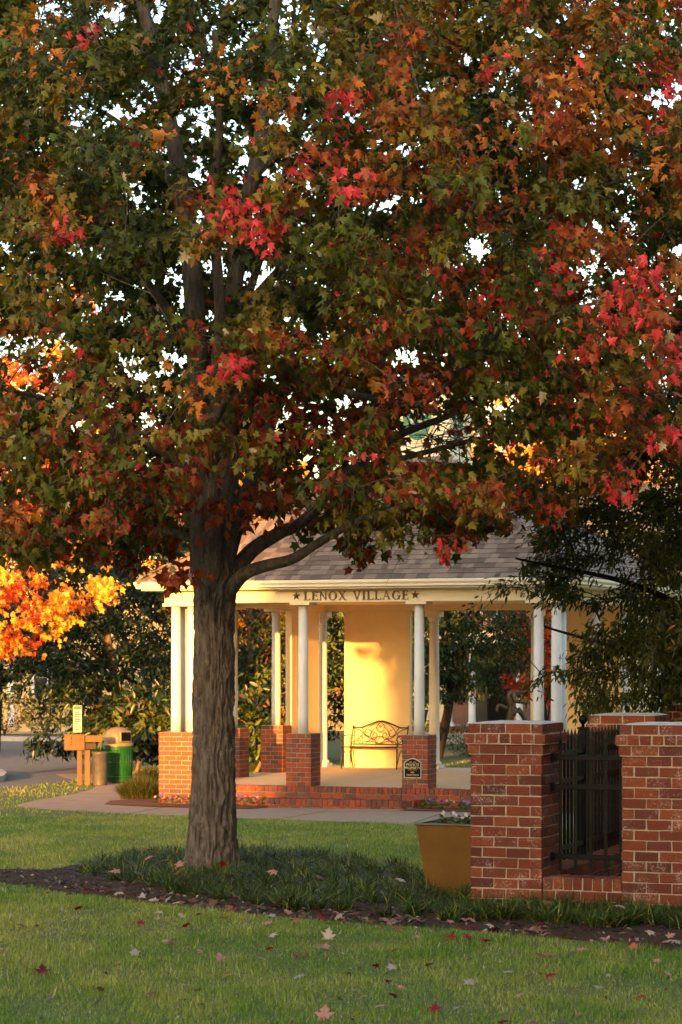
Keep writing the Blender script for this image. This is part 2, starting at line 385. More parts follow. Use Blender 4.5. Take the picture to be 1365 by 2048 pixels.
# ================================================================== bricks
def brick_mesh(name, L, W, H, mat, seed):
    r = random.Random(seed); bm = bmesh.new(); bmesh.ops.create_cube(bm, size=1.0)
    for v in bm.verts:
        v.co = Vector((v.co.x * L + r.uniform(-.0035, .0035), v.co.y * W + r.uniform(-.002, .002), v.co.z * H + r.uniform(-.003, .003)))
    bmesh.ops.bevel(bm, geom=list(bm.edges), offset=0.004, segments=1, affect='EDGES')
    me = bpy.data.meshes.new(name); bm.to_mesh(me); bm.free(); me.materials.append(mat); return me
BL, BW, BH, JT = 0.193, 0.092, 0.071, 0.010
COURSE = BH + JT
BRICKS = {k: [brick_mesh('brick', BL, BW, BH, M[k], i) for i in range(5)] for k in ('brick', 'pbrick')}
HEADS = {k: [brick_mesh('brick', BW, BW, BH, M[k], 20 + i) for i in range(5)] for k in ('brick', 'pbrick')}
def run(length, first=None):
    """split a length into bricks with joints; returns (centre, size) along it"""
    out = []; x = 0.0
    if first: out.append((first / 2, first)); x = first + JT
    n = max(1, round((length - x + JT) / (BL + JT))); s = (length - x - (n - 1) * JT) / n
    for i in range(n): out.append((x + s / 2, s)); x += s + JT
    return out
def course_layout(x0, x1, y0, y1, k, style):
    """bricks round a rectangle: (cx, cy, length, turned)"""
    out = []; W, D = x1 - x0, y1 - y0; c = BW + JT
    if style == 'head':
        for side in range(4):
            Ln = (W if side % 2 == 0 else D) - (0 if side % 2 == 0 else 2 * c)
            n = round((Ln + JT) / (BW + JT)); s = (Ln - (n - 1) * JT) / n
            for i in range(n):
                t = i * (s + JT) + s / 2
                if side == 0: out.append((x0 + t, y0 + BW / 2, s, 0))
                if side == 2: out.append((x0 + t, y1 - BW / 2, s, 0))
                if side == 1: out.append((x1 - BW / 2, y0 + c + t, s, 1))
                if side == 3: out.append((x0 + BW / 2, y0 + c + t, s, 1))
        return out
    if style == 'ring':
        a, b = (0, c) if k % 2 == 0 else (c, 0)
        for t, s in run(W - 2 * a): out += [(x0 + a + t, y0 + BW / 2, s, 0), (x0 + a + t, y1 - BW / 2, s, 0)]
        for t, s in run(D - 2 * b): out += [(x0 + BW / 2, y0 + b + t, s, 1), (x1 - BW / 2, y0 + b + t, s, 1)]
        return out
    fl = k % 2                                    # pinwheel
    for side in range(4):
        Ln = (W if side % 2 == 0 else D) - c
        rr = run(Ln, BL if Ln > BL + 0.05 else None)
        for t, s in rr:
            t2 = t if not fl else Ln - t
            o0 = 0 if not fl else c; o1 = c if not fl else 0
            if side == 0: out.append((x0 + o0 + t2, y0 + BW / 2, s, 0))
            if side == 2: out.append((x0 + o1 + Ln - t2, y1 - BW / 2, s, 0))
            if side == 1: out.append((x1 - BW / 2, y0 + o0 + t2, s, 1))
            if side == 3: out.append((x0 + BW / 2, y0 + o1 + Ln - t2, s, 1))
    return out
def lay(parent, key, bricks, z, h=BH, jit=0.003, only=None, rest=None):
    """bricks as objects of their own under parent; those ONLY does not take go into REST, a mesh builder"""
    for cx, cy, L, turned in bricks:
        jx, jy, jz = (random.uniform(-jit, jit) for _ in range(3))
        if only is None or only(cx, cy, turned):
            head = L < 0.13
            me = random.choice((HEADS if head else BRICKS)[key])
            o = link('brick', me, parent)
            o.location = (cx + (jx if turned else 0), cy + (0 if turned else jy), z + h / 2 + jz * 0.6)
            o.rotation_euler = (0, random.uniform(-.006, .006), math.pi / 2 if turned else 0)
            if random.random() < 0.5: o.rotation_euler.z += math.pi
            o.scale = (L / (BW if head else BL), 1, h / BH)
        else:
            a, b = (BW / 2, L / 2) if turned else (L / 2, BW / 2); c = random.random()
            rest.box(cx - a, cx + a, cy - b, cy + b, z, z + h, (c, c, c))

def pillar(loc, label, grp='brick fence pillars'):
    W = 0.582; r = empty('brick_pillar', loc, -TH); tag(r, label, 'pillar', grp); h = W / 2
    MB().box(-h + .007, h - .007, -h + .007, h - .007, -0.03, 15 * COURSE - JT + .002).build('mortar', M['mortar'], r)
    z = -0.0
    for k in range(15): lay(r, 'brick', course_layout(-h, h, -h, h, k, 'ring'), k * COURSE)
    for j, (off, st) in enumerate(((.018, 'ring'), (.040, 'head'), (.012, 'ring'))):
        a = h + off; zz = (15 + j) * COURSE
        MB().box(-a + .007, a - .007, -a + .007, a - .007, zz - JT + .0015, zz + BH + (.003 if j < 2 else .001)).build('mortar', M['mortar'], r)
        lay(r, 'brick', course_layout(-a, a, -a, a, j + 1, st), zz)
    a = h + .012 - .004; zt = 18 * COURSE - JT + .001
    cap = MB(); n = 10; vs = []; 
    for i in range(n + 1):
        for j in range(n + 1):
            x, y = -a + 2 * a * i / n, -a + 2 * a * j / n
            e = min(1.0, min(a - abs(x), a - abs(y)) / 0.10); edge = max(abs(x), abs(y)) > a - 1e-6
            vs.append((x + (random.uniform(-.004, .004) if edge else 0), y + (random.uniform(-.004, .004) if edge else 0), zt + (0 if edge else .003 + .012 * e + random.uniform(-.002, .002))))
    fs = [(i * (n + 1) + j, (i + 1) * (n + 1) + j, (i + 1) * (n + 1) + j + 1, i * (n + 1) + j + 1) for i in range(n) for j in range(n)]
    cap.add(vs, fs, True).build('cap', M['concrete_cap'], r)
    return r
A0 = Vector((1.0173, 19.03, 0))
def fence_pt(u, v, z=0): p = A0 + UX * u + VX * v; return Vector((p.x, p.y, z))
PW = 0.582
PA = fence_pt(PW / 2, PW / 2); PB = fence_pt(PW + 0.6375 + PW / 2, PW / 2)
PC = fence_pt(0.165 + PW / 2, 3.12 + PW / 2); PC.z = 0.0
PD = Vector((3.66, 27.0, -0.0)) + UX * PW / 2 + VX * PW / 2
pillar(PA, 'brick pillar with flat concrete top right of the gold planter')
pillar(PB, 'brick pillar cut off by the right edge, nearest to the camera')
pillar(PC, 'brick pillar behind the spiked iron gate, mostly hidden')
pillar(PD, 'farthest brick pillar, only its top shows at the right edge')
# footing under the two rear pillars (the ground falls away)
for o, p in ((PC, 0), (PD, 0)):
    pass

def low_wall(name, loc, rz, length, label):
    r = empty(name, loc, rz); tag(r, label, 'wall', 'low brick walls under the fence'); D = 0.24
    MB().box(0, length, .007, D - .007, -0.1, 2 * COURSE + .09).build('mortar', M['mortar'], r)
    for k in range(2):
        x = 0.0 if k else -0.0; off = BL / 2 if k % 2 else BL
        xs_ = [0] + [off + i * (BL + JT) for i in range(int((length - off) / (BL + JT)) + 1)] + [length]
        lst = []
        for a, b in zip(xs_[:-1], xs_[1:]):
            s = b - a - JT
            if s > 0.03: lst += [((a + b) / 2, BW / 2, s, 0), ((a + b) / 2, D - BW / 2, s, 0)]
        lay(r, 'brick', lst, k * COURSE)
    n = round(length / (BH + JT)); s = length / n - JT
    for i in range(n):
        o = link('brick', ROWLOCK[i % len(ROWLOCK)], r)
        o.location = ((i + .5) * (s + JT), D / 2, 2 * COURSE + 0.048 + random.uniform(-.002, .002)); o.rotation_euler = (0, 0, random.uniform(-.01, .01))
        o.scale = (s / BH, 1, 1)
    return r
ROWLOCK = [brick_mesh('brick', BH, 0.246, 0.096, M['brick'], 60 + i) for i in range(6)]
low_wall('low_brick_wall', fence_pt(PW + .004, 0.03), -TH, 0.629, 'low brick wall with rowlock top between the two nearest pillars')
low_wall('low_brick_wall', fence_pt(0.165 + 0.41, PW + .006), math.pi / 2 - TH, 2.5, 'low brick wall running back under the iron gate')

# ------------------------------------------------------------------ iron fence and gate
def picket(r, x, z0, z1, spear=True, w=0.011):
    m = MB().box(x - w, x + w, -w, w, z0, z1 - (.075 if spear else 0))
    if spear:
        zc = z1 - .075
        m.box(x - .017, x + .017, -.017, .017, zc + .0005, zc + .012)
        m.add([(x - .012, -.012, zc + .0125), (x + .012, -.012, zc + .0125), (x + .012, .012, zc + .0125), (x - .012, .012, zc + .0125), (x, 0, z1)],
              [(3, 2, 1, 0), (0, 1, 4), (1, 2, 4), (2, 3, 4), (3, 0, 4)])
    return m.build('picket', M['iron'], r)
def rail(r, x0, x1, z): 
    o = MB().box(x0, x1, -.019, .019, z - .02, z + .02, b=.003).build('rail', M['iron'], r); return o
ZR = (0.40, 0.95, 1.18)
fr = empty('iron_fence_panel', fence_pt(PW, PW * 0.48), -TH); tag(fr, 'black iron fence panel between the two nearest brick pillars', 'fence')
for z in ZR:
    rail(fr, 0.0, 0.6375, z)
    MB().box(0.0005, .03, -.03, .03, z - .032, z + .032, b=.004).build('bracket', M['iron'], fr)
for i in range(5): picket(fr, 0.075 + i * 0.122, 0.285, 1.40)
gr = empty('iron_gate', fence_pt(0.43, PW), math.pi / 2 - TH); tag(gr, 'black spiked iron gate with a ball topped post behind the pillar', 'gate')
for z in ZR: rail(gr, 0.0, 2.54, z)
for i in range(22):
    x = 0.08 + i * 0.114
    if abs(x - 1.25) > .05: picket(gr, x, 0.29, 1.38)
post = MB().box(1.25 - .034, 1.25 + .034, -.034, .034, 0.262, 1.36, b=.004).build('post', M['iron'], gr)
MB().box(1.25 - .042, 1.25 + .042, -.042, .042, 1.3605, 1.378, b=.004).lathe([(.016, 1.3785), (.012, 1.40), (.022, 1.408), (.034, 1.425), (.038, 1.443), (.034, 1.461), (.02, 1.476), (.002, 1.482)], 1.25, 0, 16).build('ball_finial', M['iron'], post)

# ================================================================== the pavilion
PV = Vector((0.3308, 40.538, -0.52))
pav = empty('pavilion', PV, -TH); tag(pav, 'cream open pavilion with white columns on brick piers and shingled hip roof', 'pavilion')
FL, PT, CT, BB, BT = 0.35, 1.241, 3.40, 3.45, 3.66
LX, DV = 3.39, 7.10
# platform with brick edge
plat_front = MB().box(-2.86, 2.86, -.25, -.201, 0, FL - .006)
plat = MB().box(-3.58, 3.58, -0.20, DV + .45, 0.0, FL - .004).build('platform', M['mortar'], pav)
plat_front.build('mortar', M['mortar'], plat)
MB().box(-3.56, 3.56, -0.10, DV + .42, FL - .0035, FL).build('floor', M['floor'], plat)
PROW = [brick_mesh('brick', BH, 0.19, 0.10, M['pbrick'], 80 + i) for i in range(6)]
n = 70
for i in range(n):
    o = link('brick', random.choice(PROW), plat); s = 5.72 / n
    o.location = (-2.86 + (i + .5) * s, -0.175, FL - .05 + .004 + random.uniform(-.001, .002)); o.scale = ((s - JT) / BH, 1, 1)
lst = []
for i in range(28):
    L = 5.72 / 28; lst.append((-2.86 + (i + .5) * L, -0.265 + BW / 2, L - JT, 0))
rest = MB()
vis = lambda cx, cy, t: -1.9 < cx < 2.8
lay(plat, 'pbrick', lst, FL - .05 - .05 - JT - BH + .004, only=vis, rest=rest)
lay(plat, 'pbrick', lst, FL - .05 - .05 - 2 * JT - 2 * BH + .004, only=lambda *a: False, rest=rest)
lay(plat, 'pbrick', lst, FL - .05 - .05 - 3 * JT - 3 * BH + .004, only=lambda *a: False, rest=rest)
side = [(sx * (3.59 - BW / 2 + .003), -0.1 + (i + .5) * 0.2, 0.19, 1) for sx in (-1, 1) for i in range(37)]
for k in range(4): lay(plat, 'pbrick', side, FL - .004 - (k + 1) * COURSE, only=lambda *a: False, rest=rest)
tag(rest.build('brick_courses', M['pbrick_a'], plat, True), kind='stuff')
# curved brick step
stp = empty('step'); stp.parent = pav
arc = []
SX0, SX1, SV, SH = -1.42, 1.16, -0.80, 0.175
outline = [(SX0, -0.272), (SX0, SV + .18), (SX0 + .05, SV + .06), (SX0 + .18, SV), (SX1 - .5, SV), (SX1 - .2, SV + .05), (SX1 - .02, SV + .2), (SX1 + .05, -0.272)]
MB().prism_z(outline, 0, SH - .012).build('mortar', M['mortar'], stp)
P = np.array([outline[i] for i in range(1, 8)]); seg = np.linalg.norm(np.diff(P, axis=0), axis=1); cum = np.r_[0, np.cumsum(seg)]
nb = int(cum[-1] / (BH + JT) / 1.15)
for i in range(nb):
    t = (i + .5) * cum[-1] / nb; k = np.searchsorted(cum, t) - 1; u = (t - cum[k]) / seg[k]; p = P[k] * (1 - u) + P[k + 1] * u
    d = (P[k + 1] - P[k]) / seg[k]; inn = np.array([-d[1], d[0]])
    o = link('brick', random.choice(PROW), stp); q = p + inn * 0.075
    o.location = (q[0], q[1], SH - .05 + random.uniform(-.002, .002)); o.rotation_euler = (0, 0, math.atan2(d[1], d[0])); o.scale = ((cum[-1] / nb - JT) / BH, 1, 1)
rest = MB()
for r_ in range(3):
    for i in range(11):
        x = SX0 + .12 + i * .215; c = random.random(); rest.box(x, x + .2, SV + .175 + r_ * .1, SV + .265 + r_ * .1, SH - .06, SH - .004, (c, c, c))
for i in range(12):
    x = SX0 + .07 + i * .2; c = random.random(); rest.box(x, x + .188, SV - .006, SV + .1, .0, SH - .108, (c, c, c))
tag(rest.build('brick_courses', M['pbrick_a'], stp, True), kind='stuff')
# piers
def pier(x0, x1, y0, y1, z0, z1, front, right):
    p = MB().box(x0 + .006, x1 - .006, y0 + .006, y1 - .006, z0, z1 - .004).build('brick_pier', M['mortar'], pav)
    rest = MB(); n = int(round((z1 - z0) / COURSE))
    def only(cx, cy, t):
        f = cy < y0 + BW; rr = cx > x1 - BW
        return (front and f) or (right and rr)
    for k in range(n): lay(p, 'pbrick', course_layout(x0, x1, y0, y1, k, 'pin'), z0 + k * COURSE, only=only, rest=rest)
    if rest.v: tag(rest.build('brick_courses', M['pbrick_a'], p, True), kind='stuff')
    return p
H = 0.226
def column(x, y, z0, z1, r=0.088):
    m = MB().lathe([(r * 1.02, z0), (r, z0 + .3), (r * .99, z0 + (z1 - z0) * .4), (r * .90, z1)], x, y, 24)
    return m.build('column', M['white'], pav)
def slab(x, y, a=0.18): MB().box(x - a, x + a, y - a, y + a, CT + .001, BB - .002, b=.004).build('abacus', M['trim'], pav)
for sx in (-1, 1):
    c0, c1 = (-LX - H, -LX + 0.526) if sx < 0 else (LX - 0.526, LX + H)
    if sx > 0: pier(c0, c1, -H, 0.526, 0.0, PT, False, False)
    else:      pier(c0, c1, -H, 0.526, 0.03, PT, True, False)
    for x, y in ((sx * LX, 0), (sx * 3.09, 0), (sx * LX, 0.3)): column(x, y, PT - .004, CT)
    MB().box(min(sx * 3.57, sx * 2.91), max(sx * 3.57, sx * 2.91), -.18, .48, CT + .001, BB - .002, b=.004).build('abacus', M['trim'], pav)
    pier(sx * 1.035 - H, sx * 1.035 + H, -H, H, FL, PT, True, True); column(sx * 1.035, 0, PT - .004, CT); slab(sx * 1.035, 0)
    for v in (2.5, 4.6):
        pier(sx * LX - H, sx * LX + H, v - H, v + H, FL, PT, sx < 0, sx < 0 and v < 3)
        column(sx * LX, v, PT - .004, CT); slab(sx * LX, v)
# full height columns and wall panels round the back
def tall_column(x, y):
    b = .105
    m = MB().lathe([(b + .03, FL + .071), (b + .045, FL + .09), (b + .04, FL + .12), (b + .012, FL + .135), (b, FL + .16), (b * .99, 1.8), (b * .88, 3.12), (b * .88, 3.16), (b * 1.0, 3.165), (b * 1.0, 3.185), (b * .9, 3.19),
                    (b * .9, 3.25), (b * 1.05, 3.27), (b * 1.25, 3.31), (b * 1.3, 3.33)], x, y, 28).build('tall_column', M['white'], pav)
    MB().box(x - .16, x + .16, y - .16, y + .16, FL - .001, FL + .07, b=.004).build('plinth', M['white'], m)
    MB().box(x - .15, x + .15, y - .15, y + .15, 3.331, BB - .002, b=.004).build('abacus', M['trim'], m)
for x in (-LX, -1.035, 1.035, LX): tall_column(x, DV - .05)
for sx in (-1, 1):
    xa, xb = sorted((sx * (LX - .5), sx * (LX - 1.88)))
    MB().box(xa, xb, DV - .12, DV + .01, FL - .001, BB - .002).build('wall_panel', M['cream'], pav)
    MB().box(sx * LX - .065, sx * LX + .065, 5.24, 6.70, FL - .001, BB - .002).build('wall_panel', M['cream'], pav)
# beams, ceiling, eave, gutter
bh = 0.15
beam = MB().box(-LX - bh, LX + bh, -bh, bh, BB, BT).build('beam', M['trim'], pav)
MB().box(-LX - bh, LX + bh, DV - .05 - bh, DV - .05 + bh, BB, BT).build('beam', M['cream'], pav)
for sx in (-1, 1): MB().box(sx * LX - bh, sx * LX + bh, bh + .002, DV - .05 - bh - .002, BB, BT).build('beam', M['cream'], pav)
MB().box(-LX + bh + .002, LX - bh - .002, bh + .002, DV - .05 - bh - .002, BB + .12, BT - .01).build('ceiling', M['cream'], pav)
EX, E0, E1 = 3.94, -0.55, DV + .55
MB().box(-EX + .12, EX - .12, E0 + .12, E1 - .12, BT + .002, BT + .03).build('soffit', M['trim'], pav)
def ring_profile(prof):                       # profile (outset, z) swept round the eave
    vs = []; fs = []; n = len(prof)
    for sx, sy in ((-1, -1), (1, -1), (1, 1), (-1, 1)):
        for o, z in prof:
            vs.append((sx * (EX + o), (E0 - o) if sy < 0 else (E1 + o), z))
    for k in range(4):
        for i in range(n - 1):
            a, b = k * n + i, ((k + 1) % 4) * n + i; fs.append((a, b, b + 1, a + 1))
    return vs, fs
gp = [(-.14, BT + .004), (-.10, BT + .004), (-.10, BT + .032), (-.045, BT + .032), (-.03, BT + .04), (-.03, BT + .07), (-.005, BT + .10), (0, BT + .11), (0, BT + .145), (-.012, BT + .15), (-.02, BT + .14), (-.06, BT + .125)]
vs, fs = ring_profile(gp); MB().add(vs, fs).build('gutter', M['trim'], pav)
# roof: hip, with shingles
ZE = BT + .14; SL = 0.683; TOPI = EX - 0.66
YC = (E0 + E1) / 2; HY = (E1 - E0) / 2
roof = MB()
hx, hy = EX - .03, HY - .03
zt = ZE + SL * (hx - .6)
ky = hy - (hx - .6)
roof.add([(-hx, YC - hy, ZE), (hx, YC - hy, ZE), (hx, YC + hy, ZE), (-hx, YC + hy, ZE), (-.6, YC - ky, zt), (.6, YC - ky, zt), (.6, YC + ky, zt), (-.6, YC + ky, zt)],
         [(0, 1, 5, 4), (1, 2, 6, 5), (2, 3, 7, 6), (3, 0, 4, 7), (4, 5, 6, 7), (3, 2, 1, 0)])
roof_o = roof.build('roof', M['roof_dark'], pav)
EXPO = 0.148; ang = math.atan(SL)
def shingle_mesh(seed):
    r = random.Random(seed); L, Wd, t = EXPO * 1.55, 1.0, .020
    v = [(-.5, 0, 0), (.5, 0, 0), (.5, L, 0), (-.5, L, 0), (-.5, 0, t), (.5, 0, t), (.5, L, t * .4), (-.5, L, t * .4)]
    me = bpy.data.meshes.new('shingle'); me.from_pydata(v, [], [(0, 3, 2, 1), (4, 5, 6, 7), (0, 1, 5, 4), (1, 2, 6, 5), (2, 3, 7, 6), (3, 0, 4, 7)])
    me.materials.append(M['shingle']); return me, v
SHM, SHV = shingle_mesh(0)
rest = MB(); count = 0
rows = int((hx - .6) / math.cos(ang) / EXPO)
for face in range(4):
    half, run0 = (hx, hy) if face % 2 == 0 else (hy, hx)
    Rz = Matrix.Rotation(face * math.pi / 2, 4, 'Z')
    for k in range(rows):
        s = k * EXPO; inset = s * math.cos(ang); wrow = half - inset; x = -wrow + random.uniform(-.1, 0); dark = random.random() < .5
        while x < wrow:
            wd = random.uniform(.09, .22); x1 = min(x + wd, wrow); x0 = max(x, -wrow)
            if x1 - x0 > .03:
                T = Matrix.Translation((0, YC, 0)) @ Rz @ Matrix.Translation(((x0 + x1) / 2, -(run0 - inset), ZE + inset * SL + .006 + (.004 if not dark else 0))) @ Matrix.Rotation(ang - .035, 4, 'X') @ Matrix.Diagonal((x1 - x0 - .003, 1, 1, 1))
                if face == 0 and k < 12 and count < 300 and (x1 > -2.4):
                    o = link('shingle', SHM, roof_o); o.matrix_local = T; count += 1
                else:
                    c = random.uniform(0, .5) if dark else random.uniform(.5, 1)
                    rest.add([T @ Vector(p) for p in SHV], [(0, 3, 2, 1), (4, 5, 6, 7), (0, 1, 5, 4), (1, 2, 6, 5), (2, 3, 7, 6), (3, 0, 4, 7)], False, (c, c, c))
            x = x1 if x1 > x else x + .2; dark = not dark
        # the next row starts anew
for sx, sy in ((-1, -1), (1, -1), (1, 1), (-1, 1)):          # hip caps
    for k in range(26):
        i = k * .14; x = sx * (hx - i); y = YC + sy * (hy - i); z = ZE + i * SL + .022; c = random.random()
        if hx - i < .7: break
        d = Vector((-sx, -sy, SL)).normalized(); s = Vector((sy, -sx, 0)).normalized() * .11; up = Vector((0, 0, .02)); p = Vector((x, y, z)); q = p + d * .24
        rest.add([p + s - up * 2.6, p + up, p - s - up * 2.6, q + s - up * 3.2, q, q - s - up * 3.2], [(0, 1, 4, 3), (1, 2, 5, 4), (0, 2, 1)], False, (c, c, c))
tag(rest.build('shingle_rows', M['shingle_a'], roof_o, True), kind='stuff')
# cupola
cup = empty('cupola', (0, YC, zt)); cup.parent = pav
cw = 0.63
MB().box(-cw + .06, cw - .06, -cw + .06, cw - .06, -.1, 1.35).build('wall', M['trim'], cup)
for sx in (-1, 1):
    for sy in (-1, 1):
        MB().box(min(sx * cw, sx * (cw - .15)), max(sx * cw, sx * (cw - .15)), min(sy * cw, sy * (cw - .15)), max(sy * cw, sy * (cw - .15)), -.15, 1.3, b=.004).build('corner_post', M['trim'], cup)
MB().box(-cw - .03, cw + .03, -cw - .03, cw + .03, -.2, .045, b=.006).build('base_curb', M['trim'], cup)
MB().box(-cw - .12, cw + .12, -cw - .12, cw + .12, 1.3005, 1.4, b=.02).build('cornice', M['trim'], cup)
q = cw + .1
MB().add([(-q, -q, 1.402), (q, -q, 1.402), (q, q, 1.402), (-q, q, 1.402), (0, 0, 1.72)], [(0, 1, 4), (1, 2, 4), (2, 3, 4), (3, 0, 4), (3, 2, 1, 0)]).build('cupola_roof', M['roof_dark'], cup)
def ellipse(a, b, cz, n=32): return [(a * math.cos(2 * math.pi * i / n), cz + b * math.sin(2 * math.pi * i / n)) for i in range(n)]
GLY_L = [[(-.13, -.19), (-.07, -.19), (-.07, .20), (-.13, .20)], [(-.17, .19), (-.03, .19), (-.03, .22), (-.17, .22)], [(-.17, -.22), (.08, -.22), (.08, -.185), (-.17, -.185)]]
GLY_V = [[(-.02, .12), (.03, .13), (.09, -.10), (.06, -.13)], [(.06, -.13), (.09, -.10), (.19, .16), (.16, .17)], [(-.05, .10), (0, .12), (0, .14), (-.05, .13)]]
for k in range(4):
    e = empty('oval_sign', (0, 0, .74), k * math.pi / 2); e.parent = cup
    y0 = -cw + .06
    MB().prism(ellipse(.30, .42, 0), y0 - .012, y0 + .01).build('gilt_rim', M['gilt'], cup); rim = bpy.data.objects[-1] if False else None
    bpy.data.objects.remove(e)
    rimo = [o for o in cup.children if o.name.startswith('gilt_rim')][-1]
    rimo.name = 'oval_sign'; rimo.location = (0, 0, .74); rimo.rotation_euler = (0, 0, k * math.pi / 2)
    MB().prism(ellipse(.265, .385, 0), y0 - .018, y0 - .013).build('green_field', M['sign_green'], rimo)
    for j, p in enumerate(GLY_L + GLY_V):
        MB().prism([(a, b) for a, b in p], y0 - .0225 - .0006 * j, y0 - .0185).build('letter_stroke', M['sign_white'], rimo)

# lettering on the front beam
def letter_polys(ch, W):
    tk, th, s = .19, .10, .075
    R = lambda a, b, c, d: [(a, c), (b, c), (b, d), (a, d)]
    if ch == 'I': return [R(W / 2 - tk / 2, W / 2 + tk / 2, 0, 1), R(W / 2 - .17, W / 2 + .17, 0, s), R(W / 2 - .17, W / 2 + .17, 1 - s, 1)]
    if ch == 'L': return [R(.10, .10 + tk, 0, 1), R(0, .36, 1 - s, 1), R(0, W, 0, s), [(W - .10, s), (W, s), (W, .26)]]
    if ch == 'E': return [R(.10, .10 + tk, 0, 1), R(0, W, 0, s), R(0, W - .03, 1 - s, 1), R(.2, W - .16, .5, .5 + s), [(W - .10, s), (W, s), (W + .01, .24)], [(W - .12, 1 - s), (W - .03, .8), (W - .03, 1 - s)], R(W - .2, W - .16, .40, .66)]
    if ch == 'N': return [R(.12, .12 + th, 0, 1), R(W - .12 - th, W - .12, 0, 1), [(.05, 1), (.22, 1), (W - .10, 0), (W - .16, 0)], R(0, .30, 0, s), R(W - .30, W, 1 - s, 1), R(0, .2, 1 - s, 1)]
    if ch == 'X': return [[(.06, 1), (.25, 1), (W - .06, 0), (W - .25, 0)], [(W - .18, 1), (W - .10, 1), (.16, 0), (.08, 0)], R(0, .3, 0, s), R(W - .3, W, 0, s), R(0, .32, 1 - s, 1), R(W - .3, W, 1 - s, 1)]
    if ch == 'V': return [[(.06, 1), (.23, 1), (W / 2 + .05, 0), (W / 2 - .03, 0)], [(W - .15, 1), (W - .08, 1), (W / 2 + .04, 0), (W / 2 - .02, .05)], R(0, .32, 1 - s, 1), R(W - .28, W, 1 - s, 1)]
    if ch == 'A': return [[(.08, 0), (.15, 0), (W / 2 + .02, 1), (W / 2 - .04, 1)], [(W - .25, 0), (W - .07, 0), (W / 2 + .05, 1), (W / 2 - .05, 1)], R(.24, W - .26, .33, .33 + s), R(0, .26, 0, s), R(W - .33, W, 0, s)]
    out = []; n = 28; a0, a1 = (0, 2 * math.pi) if ch == 'O' else (.62, 2 * math.pi - .25)
    for i in range(n):
        t0, t1 = a0 + (a1 - a0) * i / n, a0 + (a1 - a0) * (i + 1) / n; pts = []
        for t, k in ((t0, 1), (t1, 1), (t1, 0), (t0, 0)):
            c, sn = math.cos(t), math.sin(t); th_ = .08 + .11 * abs(c); rx = W / 2 - (0 if k else th_); ry = .52 - (0 if k else .08)
            pts.append((W / 2 + rx * c, .5 + ry * sn))
        out.append(pts)
    if ch == 'G': out += [R(W - .20, W - .06, .05, .42), R(W - .32, W + .03, .40, .40 + s)]
    return out
LH = 0.148; wd = dict(L=.74, E=.74, N=.95, O=.95, X=.95, V=.93, I=.37, A=.95, G=.95); gap = .16; sp = .62
word = 'LENOX VILLAGE'; total = sum(sp if c == ' ' else wd[c] + gap for c in word) - gap
xx = -.962; kx = (0.894 + .962) / (total * LH); zl = BB + .03
for c in word:
    if c == ' ': xx += sp * LH * kx; continue
    m = MB()
    for j, p in enumerate(letter_polys(c, wd[c])):
        m.prism([(xx + a * LH * kx, zl + b * LH) for a, b in p], -bh - .016 - .0005 * (j % 7), -bh + .004)
    m.build('letter', M['letter'], beam); xx += (wd[c] + gap) * LH * kx
for xs_ in (-1.10, 1.015):
    pts = [(xs_ + (.078 if i % 2 == 0 else .031) * math.sin(i * math.pi / 5), zl + .076 + (.078 if i % 2 == 0 else .031) * math.cos(i * math.pi / 5)) for i in range(10)]
    n = 10; m = MB(); m.add([(xs_, -bh - .03, zl + .076)] + [(a, -bh - .010, b) for a, b in pts] + [(a, -bh + .004, b) for a, b in pts],
        [(0, 1 + i, 1 + (i + 1) % n) for i in range(n)] + [(1 + i, 11 + i, 11 + (i + 1) % n, 1 + (i + 1) % n) for i in range(n)])
    m.build('star', M['letter'], beam)

# ------------------------------------------------------------------ text helper (built-in font turned into a mesh)
def text_mesh(s, size, mat, spacing=1.0):
    cu = bpy.data.curves.new('t', 'FONT'); cu.body = s; cu.size = size; cu.align_x = 'CENTER'; cu.extrude = 0.0008; cu.space_character = spacing
    o = bpy.data.objects.new('t', cu); COL.objects.link(o); bpy.context.view_layer.update()
    me = bpy.data.meshes.new_from_object(o.evaluated_get(bpy.context.evaluated_depsgraph_get()))
    bpy.data.objects.remove(o); bpy.data.curves.remove(cu); me.materials.clear(); me.materials.append(mat); return me
# plaque on the right pier
pw = PV + UX * (1.035 - .035) + VX * (-H - .012); pl = empty('plaque', (pw.x, pw.y, PV.z + 0.69), -TH)
tag(pl, 'black private property plaque with gold lettering screwed to the brick pier', 'sign')
def plaque_outline(a, b, k=1.0):
    pts = [(-a, -b), (a, -b), (a, b * .55)]
    for i in range(9):
        t = i / 8; pts.append((a * (.86 - 1.72 * t), b * (.66 + .34 * math.sin(math.pi * t))))
    return pts + [(-a, b * .55)]
MB().prism(plaque_outline(.152, .165), -.004, .006).build('border', M['sign_white'], pl)
MB().prism(plaque_outline(.137, .150), -.008, -.0045).build('face', M['black'], pl)
for s, size, z in (('PRIVATE', .062, .036), ('PROPERTY', .057, -.016), ('NO', .040, -.084), ('TRESPASSING', .037, -.126)):
    o = link('lettering', text_mesh(s, size, M['gilt']), pl); o.location = (0, -.0095, z); o.rotation_euler = (math.pi / 2, 0, 0)
MB().box(-.08, .08, -.0095, -.0085, -.032, -.029).build('rule', M['gilt'], pl)
m = MB()
for sx in (-1, 1): m.tube([(sx * .005, -.009, .092), (sx * .03, -.009, .104), (sx * .055, -.009, .096), (sx * .06, -.009, .108)], [.003] * 4, 5)
m.build('scroll', M['gilt'], pl)

